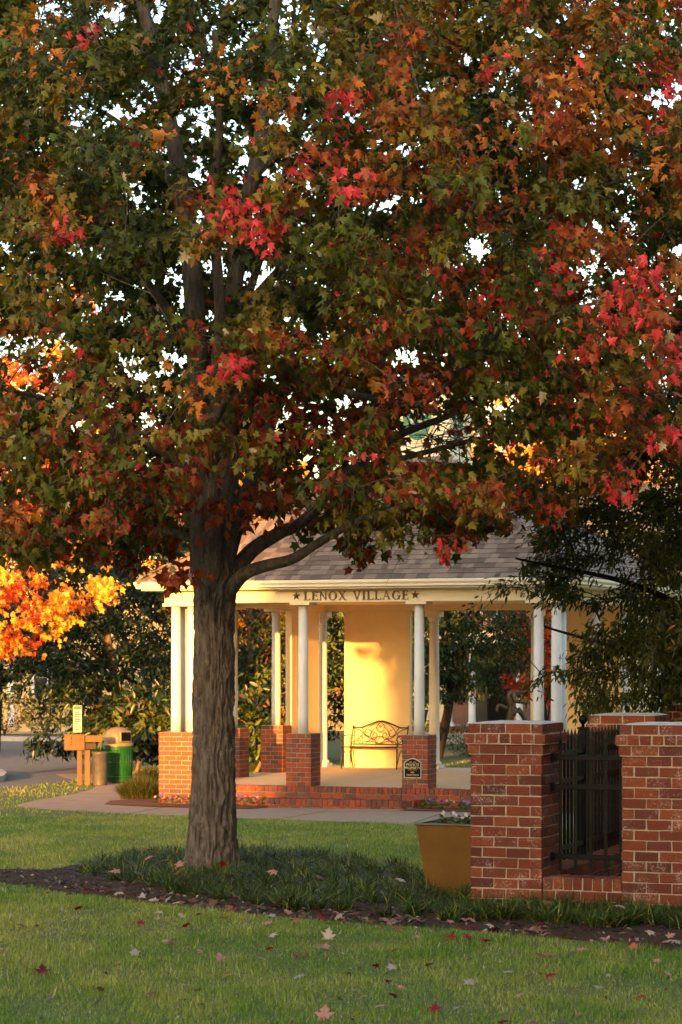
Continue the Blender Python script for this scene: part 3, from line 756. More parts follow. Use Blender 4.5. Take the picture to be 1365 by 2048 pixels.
# ------------------------------------------------------------------ bench (scrolled metal)
bw = PV + UX * (-2.10) + VX * (DV - .60); bn = empty('metal_bench', (bw.x, bw.y, PV.z + FL + .002), -TH - math.radians(6))
tag(bn, 'dark metal garden bench with scrollwork back in the pavilion', 'bench')
L2 = 0.60
def back_pt(x, z): return (x, .23 + (z - .42) * .22, z)
for sx in (-1, 1):
    MB().tube([(sx * L2, -.22, 0), (sx * L2, -.215, .2), (sx * L2, -.2, .41)], [.014, .013, .014], 6).build('leg', M['bench'], bn)
    MB().tube([(sx * L2, .30, 0), (sx * L2, .23, .22), (sx * L2, .22, .42), back_pt(sx * L2, .84)], [.014, .013, .014, .013], 6).build('leg', M['bench'], bn)
    MB().tube(smooth_curve([(sx * L2, .27, .64), (sx * L2, .05, .65), (sx * L2, -.16, .63), (sx * L2, -.22, .57), (sx * L2, -.17, .54), (sx * L2, -.2, .42)], 14), [.013] * 14, 6).build('armrest', M['bench'], bn)
    MB().tube(smooth_curve([(sx * L2, -.2, .08), (sx * L2, -.1, .28), (sx * L2, .03, .37), (sx * L2, .15, .3), (sx * L2, .24, .1)], 12), [.009] * 12, 5).build('brace', M['bench'], bn)
st = MB()
for k in range(9): st.box(-L2 + .01, L2 - .01, -.215 + k * .05, -.18 + k * .05, .412, .428)
for i, s_ in enumerate(range(1)): pass
seat = MB().tube([(-L2, -.22, .42), (L2, -.22, .42)], [.014, .014], 6).tube([(-L2, .22, .42), (L2, .22, .42)], [.014, .014], 6).build('seat', M['bench'], bn)
SLAT = MB().box(-L2 + .012, L2 - .012, -.016, .016, -.007, .007).mesh('slat', M['bench'])
for k in range(8): o = link('slat', SLAT, seat); o.location = (0, -.17 + k * .05, .425)
bk = MB().tube(smooth_curve([back_pt(-L2, .80), back_pt(-.42, .80), back_pt(-.25, .86), back_pt(0, .93), back_pt(.25, .86), back_pt(.42, .80), back_pt(L2, .80)], 24), [.014] * 24, 6).tube([back_pt(-L2, .47), back_pt(L2, .47)], [.012, .012], 6).build('backrest', M['bench'], bn)
def scroll(pts): MB().tube(smooth_curve([back_pt(*p) for p in pts], 16), [.0085] * 16, 5).build('scroll', M['bench'], bk)
for sx in (-1, 1):
    scroll([(0, .92), (sx * .10, .80), (sx * .22, .66), (sx * .10, .54), (0, .48)])
    scroll([(0, .92), (sx * .16, .86), (sx * .28, .78), (sx * .34, .68), (sx * .24, .62), (sx * .18, .70), (sx * .26, .76)])
    scroll([(sx * L2, .78), (sx * .45, .74), (sx * .30, .62), (sx * .12, .56), (sx * .06, .64), (sx * .12, .70), (sx * .16, .63)])
    scroll([(sx * L2, .50), (sx * .46, .58), (sx * .36, .70), (sx * .40, .79)])
    scroll([(sx * .42, .48), (sx * .50, .56), (sx * .44, .64), (sx * .37, .57), (sx * .42, .53)])
    scroll([(sx * .04, .48), (sx * .18, .53), (sx * .32, .52), (sx * .38, .48)])
    scroll([(0, .70), (sx * .08, .76), (sx * .06, .86), (0, .80)])
scroll([(-.30, .49), (-.12, .60), (0, .62), (.12, .60), (.30, .49)])
# handrail behind the left side
hr = PV + UX * (-2.95) + VX * (DV + 1.2)
h_ = empty('handrail', (hr.x, hr.y, PV.z), -TH + math.radians(30)); tag(h_, 'thin dark handrail sloping down behind the pavilion corner', 'handrail')
MB().tube([(-.5, 0, 1.35), (.25, 0, .98), (.45, 0, .95)], [.014] * 3, 6).build('rail', M['iron'], h_)
for x, z in ((-.4, 1.29), (.3, .96)): MB().tube([(x, 0, 0), (x, 0, z)], [.012, .012], 6).build('post', M['iron'], h_)

# ------------------------------------------------------------------ planter
pc = Vector((0.638, 20.5, g(20.5))); plr = empty('planter', pc + UX * .40 + VX * .40, -TH)
tag(plr, 'golden brown tapered square planter left of the brick pillar', 'planter')
a, b, hgt, tck = .40, .325, .585, .02
m = MB()
rings = [(b, 0), (a, hgt), (a - tck, hgt), (a - tck - .03, hgt - .12)]
vs = [(sx * r, sy * r, z) for r, z in rings for sx, sy in ((-1, -1), (1, -1), (1, 1), (-1, 1))]
m.add(vs, [(k * 4 + i, k * 4 + (i + 1) % 4, (k + 1) * 4 + (i + 1) % 4, (k + 1) * 4 + i) for k in range(3) for i in range(4)])
pbody = m.build('body', M['gold'], plr)
rimm = MB()
for x0_, x1_, y0_, y1_ in ((-a - .018, a + .018, -a - .018, -a + .02), (-a - .018, a + .018, a - .02, a + .018), (-a - .018, -a + .02, -a + .021, a - .021), (a - .02, a + .018, -a + .021, a - .021)): rimm.box(x0_, x1_, y0_, y1_, hgt + .001, hgt + .016, b=.004)
rimm.build('rim', M['grey_metal'], plr)
MB().box(-a + .055, a - .055, -a + .055, a - .055, hgt - .09, hgt - .045).build('soil', M['soil'], plr)

# ------------------------------------------------------------------ bin, waste station
tb = on_ground(237, 1566); t = empty('litter_bin', tb, math.radians(-25)); tag(t, 'green mesh litter bin with tan domed lid beside the path', 'litter bin')
MB().lathe([(.27, 0.03), (.275, .05), (.285, .72), (.29, .73), (.29, .75), (.26, .76)], n=32).build('body', M['green_mesh'], t)
m = MB()
for k in range(28):
    aa = 2 * math.pi * k / 28
    m.tube([(.278 * math.cos(aa), .278 * math.sin(aa), .05), (.29 * math.cos(aa), .29 * math.sin(aa), .72)], [.006, .006], 4)
m.build('mesh_bars', M['green_mesh'], t)
for z, r in ((.12, .283), (.4, .288), (.68, .292)): MB().lathe([(r, z), (r + .006, z), (r + .006, z + .03), (r, z + .03)], n=32, cap=False).build('band', M['green_mesh'], t)
lid = MB().lathe([(.305, .745), (.31, .76), (.31, .80), (.285, .815), (.28, .90), (.265, .98), (.23, 1.05), (.16, 1.105), (.08, 1.128), (.01, 1.132)], n=32).build('lid', M['tan_plastic'], t)
hood = MB().box(-.13, .13, -.33, -.12, .83, 1.055, b=.02).build('chute', M['tan_plastic'], lid)
MB().box(-.105, .105, -.3335, -.2, .855, 1.03).build('opening', M['black'], hood)
lid.rotation_euler = (0, 0, math.radians(58))

ws = on_ground(170, 1571); t = empty('waste_station', ws, math.radians(12)); tag(t, 'weathered pet waste station with sign, bag box and bin', 'waste station')
MB().box(-.15, -.06, -.05, .05, 0, .72, b=.006).build('post', M['wood'], t)
MB().box(.0, .10, -.05, .05, 0, .70, b=.006).build('post', M['wood'], t)
bx = MB().box(-.40, -.01, -.11, .10, .70, 1.0, b=.012).build('bag_box', M['wood'], t)
MB().box(-.41, 0, -.12, .11, .985, 1.012, b=.004).build('lid', M['wood'], bx)
for s, z in (('3', .90), ('2', .81)):
    o = link('number', text_mesh(s, .10, M['black']), bx); o.location = (-.28, -.1125, z); o.rotation_euler = (math.pi / 2, 0, 0)
MB().box(.0, .34, -.09, .08, .86, .99, b=.01).build('dispenser', M['wood'], t)
MB().box(.0, .22, -.10, .07, .715, .84, b=.01).build('dispenser', M['bench'], t)
MB().lathe([(.135, 0.0), (.14, .02), (.15, .62), (.16, .63), (.16, .66), (.13, .67)], .30, .0, 20).build('bin', M['grey_metal'], t)
MB().tube([(-.14, .06, .9), (-.14, .06, 1.62)], [.012, .012], 6).build('sign_pole', M['grey_metal'], t)
sg = MB().box(-.225, -.055, .035, .045, 1.05, 1.58, b=.003).build('sign_board', M['sign_white'], t)
MB().box(-.215, -.065, .031, .0345, 1.50, 1.57).build('heading', M['sign_green'], sg)
for k, (wd_, z) in enumerate(((.10, 1.45), (.13, 1.405), (.09, 1.36), (.12, 1.31), (.11, 1.265), (.08, 1.22), (.12, 1.16), (.10, 1.115))):
    MB().box(-.20, -.20 + wd_, .032, .0345, z - .012, z + .008).build('text_line', M['bench'], sg)

# ------------------------------------------------------------------ sculpture, pumpkin, pot behind the pavilion
sb = Vector(((1020 - 682.5) / F * 56, 56, -0.52)); t = empty('sculpture', sb); tag(t, 'dark bronze sculpture of bent limbs behind the pavilion', 'sculpture')
def sp(px, py): p = at(px, py, 56); return (p.x - sb.x, 0, p.z + .52)
def limb(name, pts, r0, r1, dy=0.0):
    q = smooth_curve([(x, y + dy * i / len(pts), z) for i, (x, y, z) in enumerate(pts)], 14); MB().tube(q, np.linspace(r0, r1, 14), 10).build(name, M['bronze'], t)
limb('trunk', [sp(1015, 1480), sp(1020, 1440), sp(1023, 1412), sp(1018, 1392), sp(1027, 1383)], .10, .07)
limb('limb', [sp(1024, 1385), sp(1040, 1385), sp(1062, 1382)], .05, .03, .2)
limb('limb', [sp(1028, 1385), sp(1030, 1400), sp(1045, 1404), sp(1062, 1405)], .06, .04, -.2)
limb('limb', [sp(1016, 1418), sp(1002, 1412), sp(996, 1413), sp(993, 1424)], .06, .04, -.1)
limb('limb', [sp(1026, 1430), sp(1034, 1418), sp(1046, 1430), sp(1053, 1448), sp(1056, 1480)], .07, .06, .15)
MB().lathe([(.35, 0), (.35, .10), (.3, .12)], 0.15, 0, 20).build('base', M['concrete_cap'], t)
pk = Vector(((885 - 682.5) / F * 66, 66, -0.1))
t = empty('pumpkin', (pk.x, pk.y, .02)); tag(t, 'small orange pumpkin beside the far porch', 'pumpkin')
m = MB(); n = 40; vs = []; fs = []
for j in range(9):
    p = -math.pi / 2 + math.pi * j / 8
    for i in range(n):
        aa = 2 * math.pi * i / n; r = .17 * math.cos(p) * (1 + .07 * abs(math.sin(5 * aa))) + .002; vs.append((r * math.cos(aa), r * math.sin(aa), .13 + .13 * math.sin(p)))
for j in range(8):
    for i in range(n): fs.append((j * n + i, j * n + (i + 1) % n, (j + 1) * n + (i + 1) % n, (j + 1) * n + i))
m.add(vs, fs, True).build('body', M['pumpkin'], t); MB().tube([(0, 0, .25), (.01, 0, .3), (.03, 0, .33)], [.02, .015, .018], 6).build('stem', M['dark_bark'], t)
# ================================================================== houses
def window(parent, x0, x1, z0, z1, y, n=(2, 2)):
    f = MB()
    t_ = .07
    f.box(x0 - t_, x0, y - .05, y + .02, z0 - t_, z1 + t_).box(x1, x1 + t_, y - .05, y + .02, z0 - t_, z1 + t_).box(x0 + .001, x1 - .001, y - .05, y + .02, z1, z1 + t_).box(x0 + .001, x1 - .001, y - .07, y + .02, z0 - t_, z0)
    w_ = f.build('window', M['white'], parent)
    dx, dz = (x1 - x0) / n[0], (z1 - z0) / n[1]
    for i in range(n[0]):
        for j in range(n[1]):
            MB().box(x0 + i * dx + .018, x0 + (i + 1) * dx - .018, y - .015, y - .005, z0 + j * dz + .018, z0 + (j + 1) * dz - .018).build('pane', M['glass'], w_)
    MB().box(x0 + .002, x1 - .002, y - .004, y + .004, z0 + .002, z1 - .002).build('sash', M['white'], w_)
    return w_
# brick house with a white columned porch, far right
hs = empty('porch_house', (4.4, 72, -0.52), math.radians(-14)); tag(hs, 'brick house with white porch columns seen through the pavilion', 'house')
MB().box(-3.6, 9, 2.2, 9, 0, 5.6).build('wall', M['bluegrey'], hs)
MB().add([(-4.1, 1.7, 5.6), (9.5, 1.7, 5.6), (9.5, 9.5, 5.6), (-4.1, 9.5, 5.6), (-1, 5.6, 8.0), (6.5, 5.6, 8.0)], [(0, 1, 5, 4), (1, 2, 5), (2, 3, 4, 5), (3, 0, 4), (3, 2, 1, 0)]).build('roof', M['roof_dark'], hs)
por = MB().box(-3.6, 6, -.4, 2.198, 0, .52).build('porch_floor', M['kerb'], hs)
m = MB()
for i in range(46): c = random.random(); m.box(-3.6 + i * .208, -3.6 + i * .208 + .195, -.42, -.401, .36, .52, (c, c, c))
tag(m.build('brick_edge', M['pbrick_a'], por, True), kind='stuff')
MB().box(-3.7, 6.1, -.5, 2.195, 3.0, 3.35).build('porch_beam', M['trim'], hs)
MB().box(-3.62, -1.75, 2.15, 2.198, .521, 2.999).build('panel', M['cream'], hs)
for px, yy in ((901, 0), (947, 0), (1040, 0), (1128, 0), (1215, 0)):
    Y_ = 72 + .25 * (px - 1000) * -.004; x = ((px - 682.5) / F * 72 - 4.4) / math.cos(math.radians(14)) * 1.0
    c_ = MB().lathe([(.15, .521), (.15, .62), (.11, .66), (.105, 1.6), (.09, 2.9), (.13, 2.999)], x, -.15, 18).build('column', M['white'], hs)
    MB().box(x - .17, x + .17, -.32, .02, .5215, .58).build('plinth', M['white'], c_)
dr = MB().box(-.42, .28, 2.12, 2.1985, .521, 1.58 + .9).build('door', M['black'], hs); MB().lathe([(.02, 0), (.03, .02), (.02, .04)], 0, 0, 10).build('handle', M['gilt'], dr).location = (-.34, 2.10, 1.4)
MB().box(-.9, -.44, 2.14, 2.1985, .521, 2.9).build('screen', M['pot'], hs)
for x0 in (1.2, 3.4, 5.8): window(hs, x0, x0 + .9, 1.3, 2.8, 2.198)
for x0 in (-2.8, -.6, 1.6, 3.8, 6): window(hs, x0, x0 + .9, 3.8, 5.1, 2.198)
pp = at(927, 1440, 70.5); t = empty('porch_plant_pot', (pp.x, 71.6, 0.0)); tag(t, 'dark plant pot standing on the far porch', 'plant pot')
t.location = hs.matrix_basis @ Vector((-2.15, .2, .523))
MB().lathe([(.17, 0), (.25, .42), (.27, .43), (.27, .47), (.22, .47), (.2, .40)], n=20).build('pot', M['pot'], t)
# yellow sided house at the left
hl = empty('yellow_house', (-9.2, 84, -0.52), math.radians(8)); tag(hl, 'pale yellow sided house with white trimmed window at far left', 'house')
wl = MB().box(-16, 9.5, 0.03, 9, 0, 6).build('wall', M['siding'], hl)
BOARD = MB().prism([(0, 0), (1, 0), (1, .19), (0, .19)], 0, .001)
bm_ = bpy.data.meshes.new('board'); bm_.from_pydata([(-16, -.012, 0), (9.5, -.012, 0), (9.5, .029, 0), (-16, .029, 0), (-16, .012, .205), (9.5, .012, .205), (9.5, .029, .205), (-16, .029, .205)], [], [(0, 3, 2, 1), (4, 5, 6, 7), (0, 1, 5, 4), (1, 2, 6, 5), (2, 3, 7, 6), (3, 0, 4, 7)]); bm_.materials.append(M['siding'])
for k in range(28): o = link('board', bm_, wl); o.location = (0, 0, .3 + k * .2)
MB().box(-16.3, 9.8, -.35, 9.3, 6, 6.2).build('eave', M['white'], hl)
MB().add([(-16.5, -.5, 6.2), (10, -.5, 6.2), (10, 9.5, 6.2), (-16.5, 9.5, 6.2), (-13, 4.5, 9), (6.5, 4.5, 9)], [(0, 1, 5, 4), (1, 2, 5), (2, 3, 4, 5), (3, 0, 4), (3, 2, 1, 0)]).build('roof', M['roof_dark'], hl)
MB().box(-2.35, -2.13, -.04, .028, .2, 6).build('corner_board', M['white'], hl)
for x0 in (-9, -5.2, -1.45, 2.2, 5.4): window(hl, x0, x0 + .62 + .3, 1.2, 2.6, -.014); window(hl, x0, x0 + .92, 4.0, 5.3, -.014)
# unseen houses added behind the camera, sized to throw long shade over the lawn
def block(loc, W_, D_, Hh, label, mat, floors):
    r = empty('townhouse', loc); tag(r, label, 'house', 'townhouses across the street')
    MB().box(0, W_, -D_, 0, 0, Hh - 2.2).build('wall', M[mat], r)
    MB().add([(-.3, -D_ - .3, Hh - 2.2), (W_ + .0, -D_ - .3, Hh - 2.2), (W_ + .0, .3, Hh - 2.2), (-.3, .3, Hh - 2.2), (-.3, -D_ / 2, Hh), (W_ + .0, -D_ / 2, Hh)], [(0, 1, 5, 4), (1, 2, 5), (2, 3, 4, 5), (3, 0, 4), (3, 2, 1, 0)]).build('roof', M['roof_dark'], r)
    for fl in range(floors):
        for i in range(3):
            f = MB().box(W_ * (.18 + .28 * i), W_ * (.18 + .28 * i) + 1.1, .001, .06, 1.0 + fl * 3.1, 2.7 + fl * 3.1).build('window', M['white'], r)
            MB().box(W_ * (.18 + .28 * i) + .08, W_ * (.18 + .28 * i) + 1.02, .0605, .07, 1.08 + fl * 3.1, 2.62 + fl * 3.1).build('pane', M['glass'], f)
EDGE = -24.4
def side_block(loc, rz, W_, D_, Hh, label):
    n0 = len(COL.objects); block(loc, W_, D_, Hh, label, 'bluegrey', 4)
    r = [o for o in COL.objects if o.name.startswith('townhouse') and o.parent is None][-1]; r.rotation_euler = (0, 0, rz)
for k in range(4): side_block((11.0, -6 + k * 9.002, -.35), math.pi / 2, 9, 9, 13.0, ['nearest', 'second', 'third', 'farthest'][k] + ' brick townhouse added unseen right of the lawn to block sky light')  # added out of view to cut sky light from the right
for k in range(8): block((EDGE + k * 8.002, -40, -.02), 8, 10, 16.3, 'tall brick townhouse added unseen behind the camera for shade, ' + ['leftmost', 'second', 'third', 'fourth', 'fifth', 'sixth', 'seventh', 'rightmost'][k] + ' of its row', 'bluegrey', 4)
for k in range(2): block((EDGE - 7.6 - k * 7.502, -40, -.02), 7.5, 9, 7.4, ['low sided house next to the townhouses behind the camera', 'low sided house farther from the townhouses behind the camera'][k], 'siding', 1)  # unseen, height set by where the lawn shade should end
for k in range(4): block((EDGE - 24 - k * 8.002, -40, -.02), 8, 10, 15.0, ['nearest', 'second', 'third', 'farthest'][k] + ' tall townhouse added unseen beyond the low houses to shade the yellow house', 'bluegrey', 4)  # unseen, added to keep the sun off the yellow house

# ================================================================== leaves and trees
def norm(a): return a / (np.linalg.norm(a, axis=-1, keepdims=True) + 1e-9)
half = [(.13, -.05), (.40, -.02), (.27, .19), (.40, .34), (.58, .50), (.33, .47), (.16, .45), (.27, .68), (.13, .72)]
outl = [(0, 0)] + half + [(0, 1.0)] + [(-x, y) for x, y in half[::-1]]
MAPLE_V = np.array([(0, .28, 0.0)] + [(x, y, -.30 * abs(x) ** 1.3 - .22 * max(0, y - .35) ** 1.5) for x, y in outl]); nO = len(outl)
MAPLE_F = np.array([(0, 1 + i, 1 + (i + 1) % nO) for i in range(nO)])
def curl(v, a, b, c):
    q = v.copy(); q[:, 2] = -a * np.abs(v[:, 0]) ** 1.25 - b * np.maximum(0, v[:, 1] - .25) ** 1.5 + c * v[:, 0] * v[:, 1]; q[:, 0] *= 1 - .25 * a; return q
MAPLES = [curl(MAPLE_V, .30, .22, .1), curl(MAPLE_V, .75, .45, -.25), curl(MAPLE_V, -.45, .6, .3), curl(MAPLE_V * np.array([.82, 1, 1]), 1.1, .2, .2)]
# a simpler maple leaf for those deep in the crown or far off
half2 = [(.36, -.03), (.26, .2), (.56, .5), (.16, .45), (.2, .7)]
outl2 = [(0, 0)] + half2 + [(0, 1.0)] + [(-x, y) for x, y in half2[::-1]]
MAPLE2_V = np.array([(0, .28, 0.0)] + [(x, y, -.30 * abs(x) ** 1.3 - .22 * max(0, y - .35) ** 1.5) for x, y in outl2]); n2 = len(outl2)
MAPLE2_F = np.array([(0, 1 + i, 1 + (i + 1) % n2) for i in range(n2)])
half3 = [(.42, .0), (.34, .22), (.58, .52), (.24, .56)]
MAPLE3_V = np.array([(x, y, -.35 * abs(x) ** 1.3 - .3 * max(0, y - .3) ** 1.5) for x, y in [(0, 0)] + half3 + [(0, 1.0)] + [(-x, y) for x, y in half3[::-1]]])
MAPLE3_F = np.array([(0, i, i + 1) for i in range(1, 9)])
OVAL3_V = np.array([(0, 0, 0), (.15, .3, .03), (.14, .65, 0), (0, 1, -.12), (-.14, .65, 0), (-.15, .3, .03)]); OVAL3_F = np.array([(0, i, i + 1) for i in range(1, 5)])
OVAL_V = np.array([(0, 0, 0), (.14, .25, .03), (.17, .5, .02), (.10, .78, -.03), (0, 1, -.10), (-.10, .78, -.03), (-.17, .5, .02), (-.14, .25, .03), (0, .5, -.02)])
OVAL_F = np.array([(8, i, (i + 1) % 8) for i in range(8)])
OVAL2_V = np.array([(0, 0, 0), (.17, .45, .03), (0, 1, -.10), (-.17, .45, .03)]); OVAL2_F = np.array([(0, 1, 2), (0, 2, 3)])
def leaf_arrays(tv, tf, P, D, Nn, S, cols):
    D = norm(D); B = norm(np.cross(D, Nn)); N2 = np.cross(B, D)
    V = P[:, None] + S[:, None, None] * (tv[None, :, 0:1] * B[:, None] + tv[None, :, 1:2] * D[:, None] + tv[None, :, 2:3] * N2[:, None])
    k = len(tv); Fq = (np.arange(len(P)) * k)[:, None, None] + tf[None]
    return V.reshape(-1, 3), Fq.reshape(-1, 3), np.repeat(cols, k, axis=0)
def px_of(P):
    return 682.5 + F * P[:, 0] / P[:, 1], HZ - F * (P[:, 2] - EYE) / P[:, 1]

class Tree:
    def __init__(s, name, base, label, bark, group=None, cat='tree'):
        s.base = np.array(base, float); s.r = empty(name, tuple(base)); tag(s.r, label, cat, group); s.bark = bark; s.limbs = []; s.nodes = []; s.noder = []; s.tV = []; s.tF = []; s.nv = 0
    def limb(s, pts, r0, r1, n=26, sides=10, name='branch', wob=0.0):
        C = smooth_curve(pts, n); R = np.linspace(r0, r1, n)
        if wob: C[1:-1] += RNG.normal(0, wob, (n - 2, 3))
        V_, F_ = tube_arrays(C - s.base, R, sides); me = fast_mesh(name, V_, F_, s.bark, smooth=True); link(name, me, s.r)
        s.nodes.append(C); s.noder.append(R)
    def twig(s, C, R, sides=4):
        V_, F_ = tube_arrays(C - s.base, R, sides); s.tV.append(V_); s.tF.append(F_ + s.nv); s.nv += len(V_)
    def boughs(s, targets, rise=.12, rmax=.03, per=12, tl=(.25, .55), leaves=13, spread=.9, droop=.1, start=.3, fine=True):
        """curved boughs from the nearest limb to every target, twigs along them; returns leaf seats (position, outward direction, bough number)"""
        NP = np.vstack(s.nodes); NR = np.concatenate(s.noder); seats = []; dirs = []; ids = []
        od_ = np.argsort([np.min(np.sum((NP - T) ** 2, 1)) for T in targets])
        for bi in od_:
            T = targets[bi]
            d = NP - T; dist = np.linalg.norm(d, axis=1) + np.maximum(0, NP[:, 2] - T[2] + .2) * 1.2
            j = int(np.argmin(dist)); A = NP[j]; L = np.linalg.norm(T - A)
            t = np.linspace(0, 1, 9)[:, None]; Cc = A + (T - A) * .5 + np.array([0, 0, rise * L]) + RNG.normal(0, .07 * L, 3)
            Cv = (1 - t) ** 2 * A + 2 * t * (1 - t) * Cc + t * t * T
            r0 = min(NR[j] * .7, rmax * (.4 + .25 * L)); s.twig(Cv if fine else Cv[::2], np.linspace(max(r0, .006), .004, 9 if fine else 5), 4 if fine else 3); NP = np.vstack([NP, Cv[2:8]]); NR = np.concatenate([NR, np.linspace(max(r0, .006), .004, 9)[2:8]])
            tang = norm(np.gradient(Cv, axis=0))
            for _ in range(per):
                u = start + (1 - start) * RNG.random() ** .7; k = u * 8; i0 = min(int(k), 7); p = Cv[i0] * (1 - (k - i0)) + Cv[i0 + 1] * (k - i0)
                dr = norm(tang[i0] * .7 + RNG.normal(0, spread, 3) * np.array([1, 1, .55])); ln = RNG.uniform(*tl)
                q = p + dr * ln + np.array([0, 0, -droop * ln]); mid = (p + q) / 2 + np.array([0, 0, .06 * ln])
                if fine: s.twig(np.array([p, mid, q]), np.array([.0045, .0035, .002]), 3)
                tt = RNG.uniform(.15, 1.0, leaves)[:, None]; pos = (1 - tt) ** 2 * p + 2 * tt * (1 - tt) * mid + tt * tt * q
                seats.append(pos + RNG.normal(0, .05, (leaves, 3))); dirs.append(np.tile(dr, (leaves, 1))); ids.append(np.full(leaves, bi))
        s.nodes, s.noder = [NP], [NR]
        return np.vstack(seats), np.vstack(dirs), np.concatenate(ids)
    def finish(s):
        if s.tV: o = link('twigs', fast_mesh('twigs', np.vstack(s.tV), np.vstack(s.tF), s.bark, smooth=True), s.r); o['kind'] = 'stuff'
    def crown(s, tv, tf, P, D, Nn, S, cols, mat, name='crown'):
        V_, F_, C_ = leaf_arrays(tv, tf, P - s.base, D, Nn, S, cols); o = link(name, fast_mesh(name, V_, F_, mat, C_), s.r); o['kind'] = 'stuff'; return o
    def single_leaves(s, tv, tf, P, D, Nn, S, cols, mat):
        pal = {}
        D = norm(D); B = norm(np.cross(D, Nn)); N2 = np.cross(B, D)
        for i in range(len(P)):
            key = tuple(np.round(cols[i] * 16).astype(int))
            if key not in pal: pal[key] = fast_mesh('leaf', tv, tf, mat, np.tile(cols[i], (len(tv), 1)))
            o = link('leaf', pal[key], s.r)
            m_ = Matrix(((B[i][0], D[i][0], N2[i][0], 0), (B[i][1], D[i][1], N2[i][1], 0), (B[i][2], D[i][2], N2[i][2], 0), (0, 0, 0, 1)))
            o.matrix_local = Matrix.Translation(P[i] - s.base) @ m_ @ Matrix.Scale(float(S[i]), 4)
def leaf_pose(n, out, down=.75, rnd=.55, face=.5):
    D = norm(out * .55 + np.array([0, 0, -down]) + RNG.normal(0, rnd, (n, 3)))
    Nn = norm(out * face + np.array([0, 0, .55]) + RNG.normal(0, .5, (n, 3)))
    return D, Nn

# ------------------------------------------------------------------ the maple in front
TB = np.array([-1.232, 23.5, g(23.5)])
mp = Tree('maple_tree', TB, 'large maple with turning green, orange and red leaves on the lawn', M['limb'])
# trunk with furrowed bark
def pxz(py): return EYE - (py - HZ) / F * 23.5
prof = [(1752, 365, 486), (1730, 366, 480), (1700, 374, 476), (1650, 379, 472), (1600, 384, 470), (1500, 388, 469), (1400, 387, 468), (1300, 390, 469), (1250, 390, 468), (1200, 389, 470), (1160, 392, 476), (1120, 394, 470), (1080, 396, 462)]
zz = np.array([pxz(p[0]) for p in prof]); cx = np.array([((p[1] + p[2]) / 2 - 682.5) / F * 23.5 for p in prof]); rr = np.array([(p[2] - p[1]) / 2 / F * 23.5 for p in prof]) * .955
nz, na = 300, 200
Z = np.linspace(zz[0], zz[-1], nz); A_ = np.arange(na) / na * 2 * np.pi
AA, ZZ = np.meshgrid(A_, Z); CX = np.interp(ZZ, zz, cx); RR = np.interp(ZZ, zz, rr)
def ridge(a, z, fa, fz, sd): 
    # periodic in the angle
    x = a / (2 * np.pi) * fa; n0 = vnoise(x, z * fz, sd); n1 = vnoise(x - fa, z * fz, sd); wgt = a / (2 * np.pi); return n0 * (1 - wgt) + n1 * wgt
warp = ridge(AA, ZZ, 7, 3.0, 3) * .5
r1 = 1 - np.abs(2 * ridge((AA + warp) % (2 * np.pi), ZZ, 42, 4.2, 1) - 1); r2 = 1 - np.abs(2 * ridge((AA + warp * .5) % (2 * np.pi), ZZ, 84, 14, 2) - 1)
fl = np.clip((ZZ.max() - ZZ) / (ZZ.max() - ZZ.min()), 0, 1)
RR2 = RR * (1 + .03 * (ridge(AA, ZZ, 5, .8, 5) - .5)) + (.034 + .018 * fl) * (r1 ** 1.6 - .6) + .018 * (r2 - .5) + .004 * (ridge(AA, ZZ, 90, 40, 9) - .5)
RR2 += .09 * np.clip((zz[2] - ZZ) / .35, 0, 1) ** 1.5 * np.maximum(0, np.cos(AA * 5 + 1)) 
Vt = np.stack([CX + RR2 * np.cos(AA), 23.5 + RR2 * np.sin(AA), ZZ], -1).reshape(-1, 3) - TB
i = np.arange(nz - 1)[:, None] * na; k = np.arange(na)[None]; k2 = (k + 1) % na
Ft = np.stack([i + k, i + k2, i + na + k2, i + na + k], -1).reshape(-1, 4)
link('trunk', fast_mesh('trunk', Vt, Ft, M['bark'], smooth=True), mp.r)
def L_(*pts): return [tuple(at(*p)) for p in pts]
mp.limb(L_((412, 1170, 23.5), (408, 1060, 23.5), (402, 950, 23.55), (398, 830, 23.6), (392, 640, 23.6), (368, 400, 23.6), (330, 200, 23.7), (288, 20, 23.8), (250, -160, 23.9)), .155, .05, 40, 14)
mp.limb(L_((438, 1180, 23.45), (452, 1060, 23.5), (458, 900, 23.7), (462, 680, 23.8), (480, 480, 23.9), (520, 280, 24.0), (545, 60, 24.2), (560, -160, 24.3)), .13, .045, 40, 14)
mp.limb(L_((420, 1185, 23.4), (432, 1120, 23.3), (428, 1010, 23.2), (424, 860, 23.1), (440, 620, 22.9), (425, 420, 22.7), (440, 250, 22.5), (430, 60, 22.3)), .085, .03, 34, 12)
mp.limb(L_((452, 1192, 23.4), (486, 1150, 23.3), (530, 1132, 23.2), (585, 1118, 23.0), (640, 1084, 22.9), (720, 1040, 22.7), (820, 1010, 22.4), (930, 985, 22.0)), .075, .02, 36, 12)
mp.limb(L_((455, 1165, 23.55), (500, 1105, 23.7), (555, 1068, 23.9), (610, 1040, 24.2), (680, 960, 24.4), (780, 880, 24.8), (900, 830, 25.2), (1050, 760, 25.6)), .085, .025, 36, 12)
mp.limb(L_((450, 1140, 23.6), (478, 1040, 23.9), (515, 920, 24.3), (580, 760, 24.7), (650, 620, 25.0), (680, 560, 25.2), (760, 400, 25.7)), .08, .02, 32, 10)
mp.limb(L_((470, 900, 23.7), (600, 760, 23.5), (760, 715, 23.2), (860, 590, 23.0), (905, 480, 22.9), (960, 400, 22.8), (1080, 300, 22.4)), .055, .018, 32, 10)
mp.limb(L_((590, 750, 23.5), (760, 800, 22.8), (860, 800, 22.3), (950, 710, 21.9), (1080, 640, 21.4), (1250, 590, 20.8)), .035, .014, 28, 8)
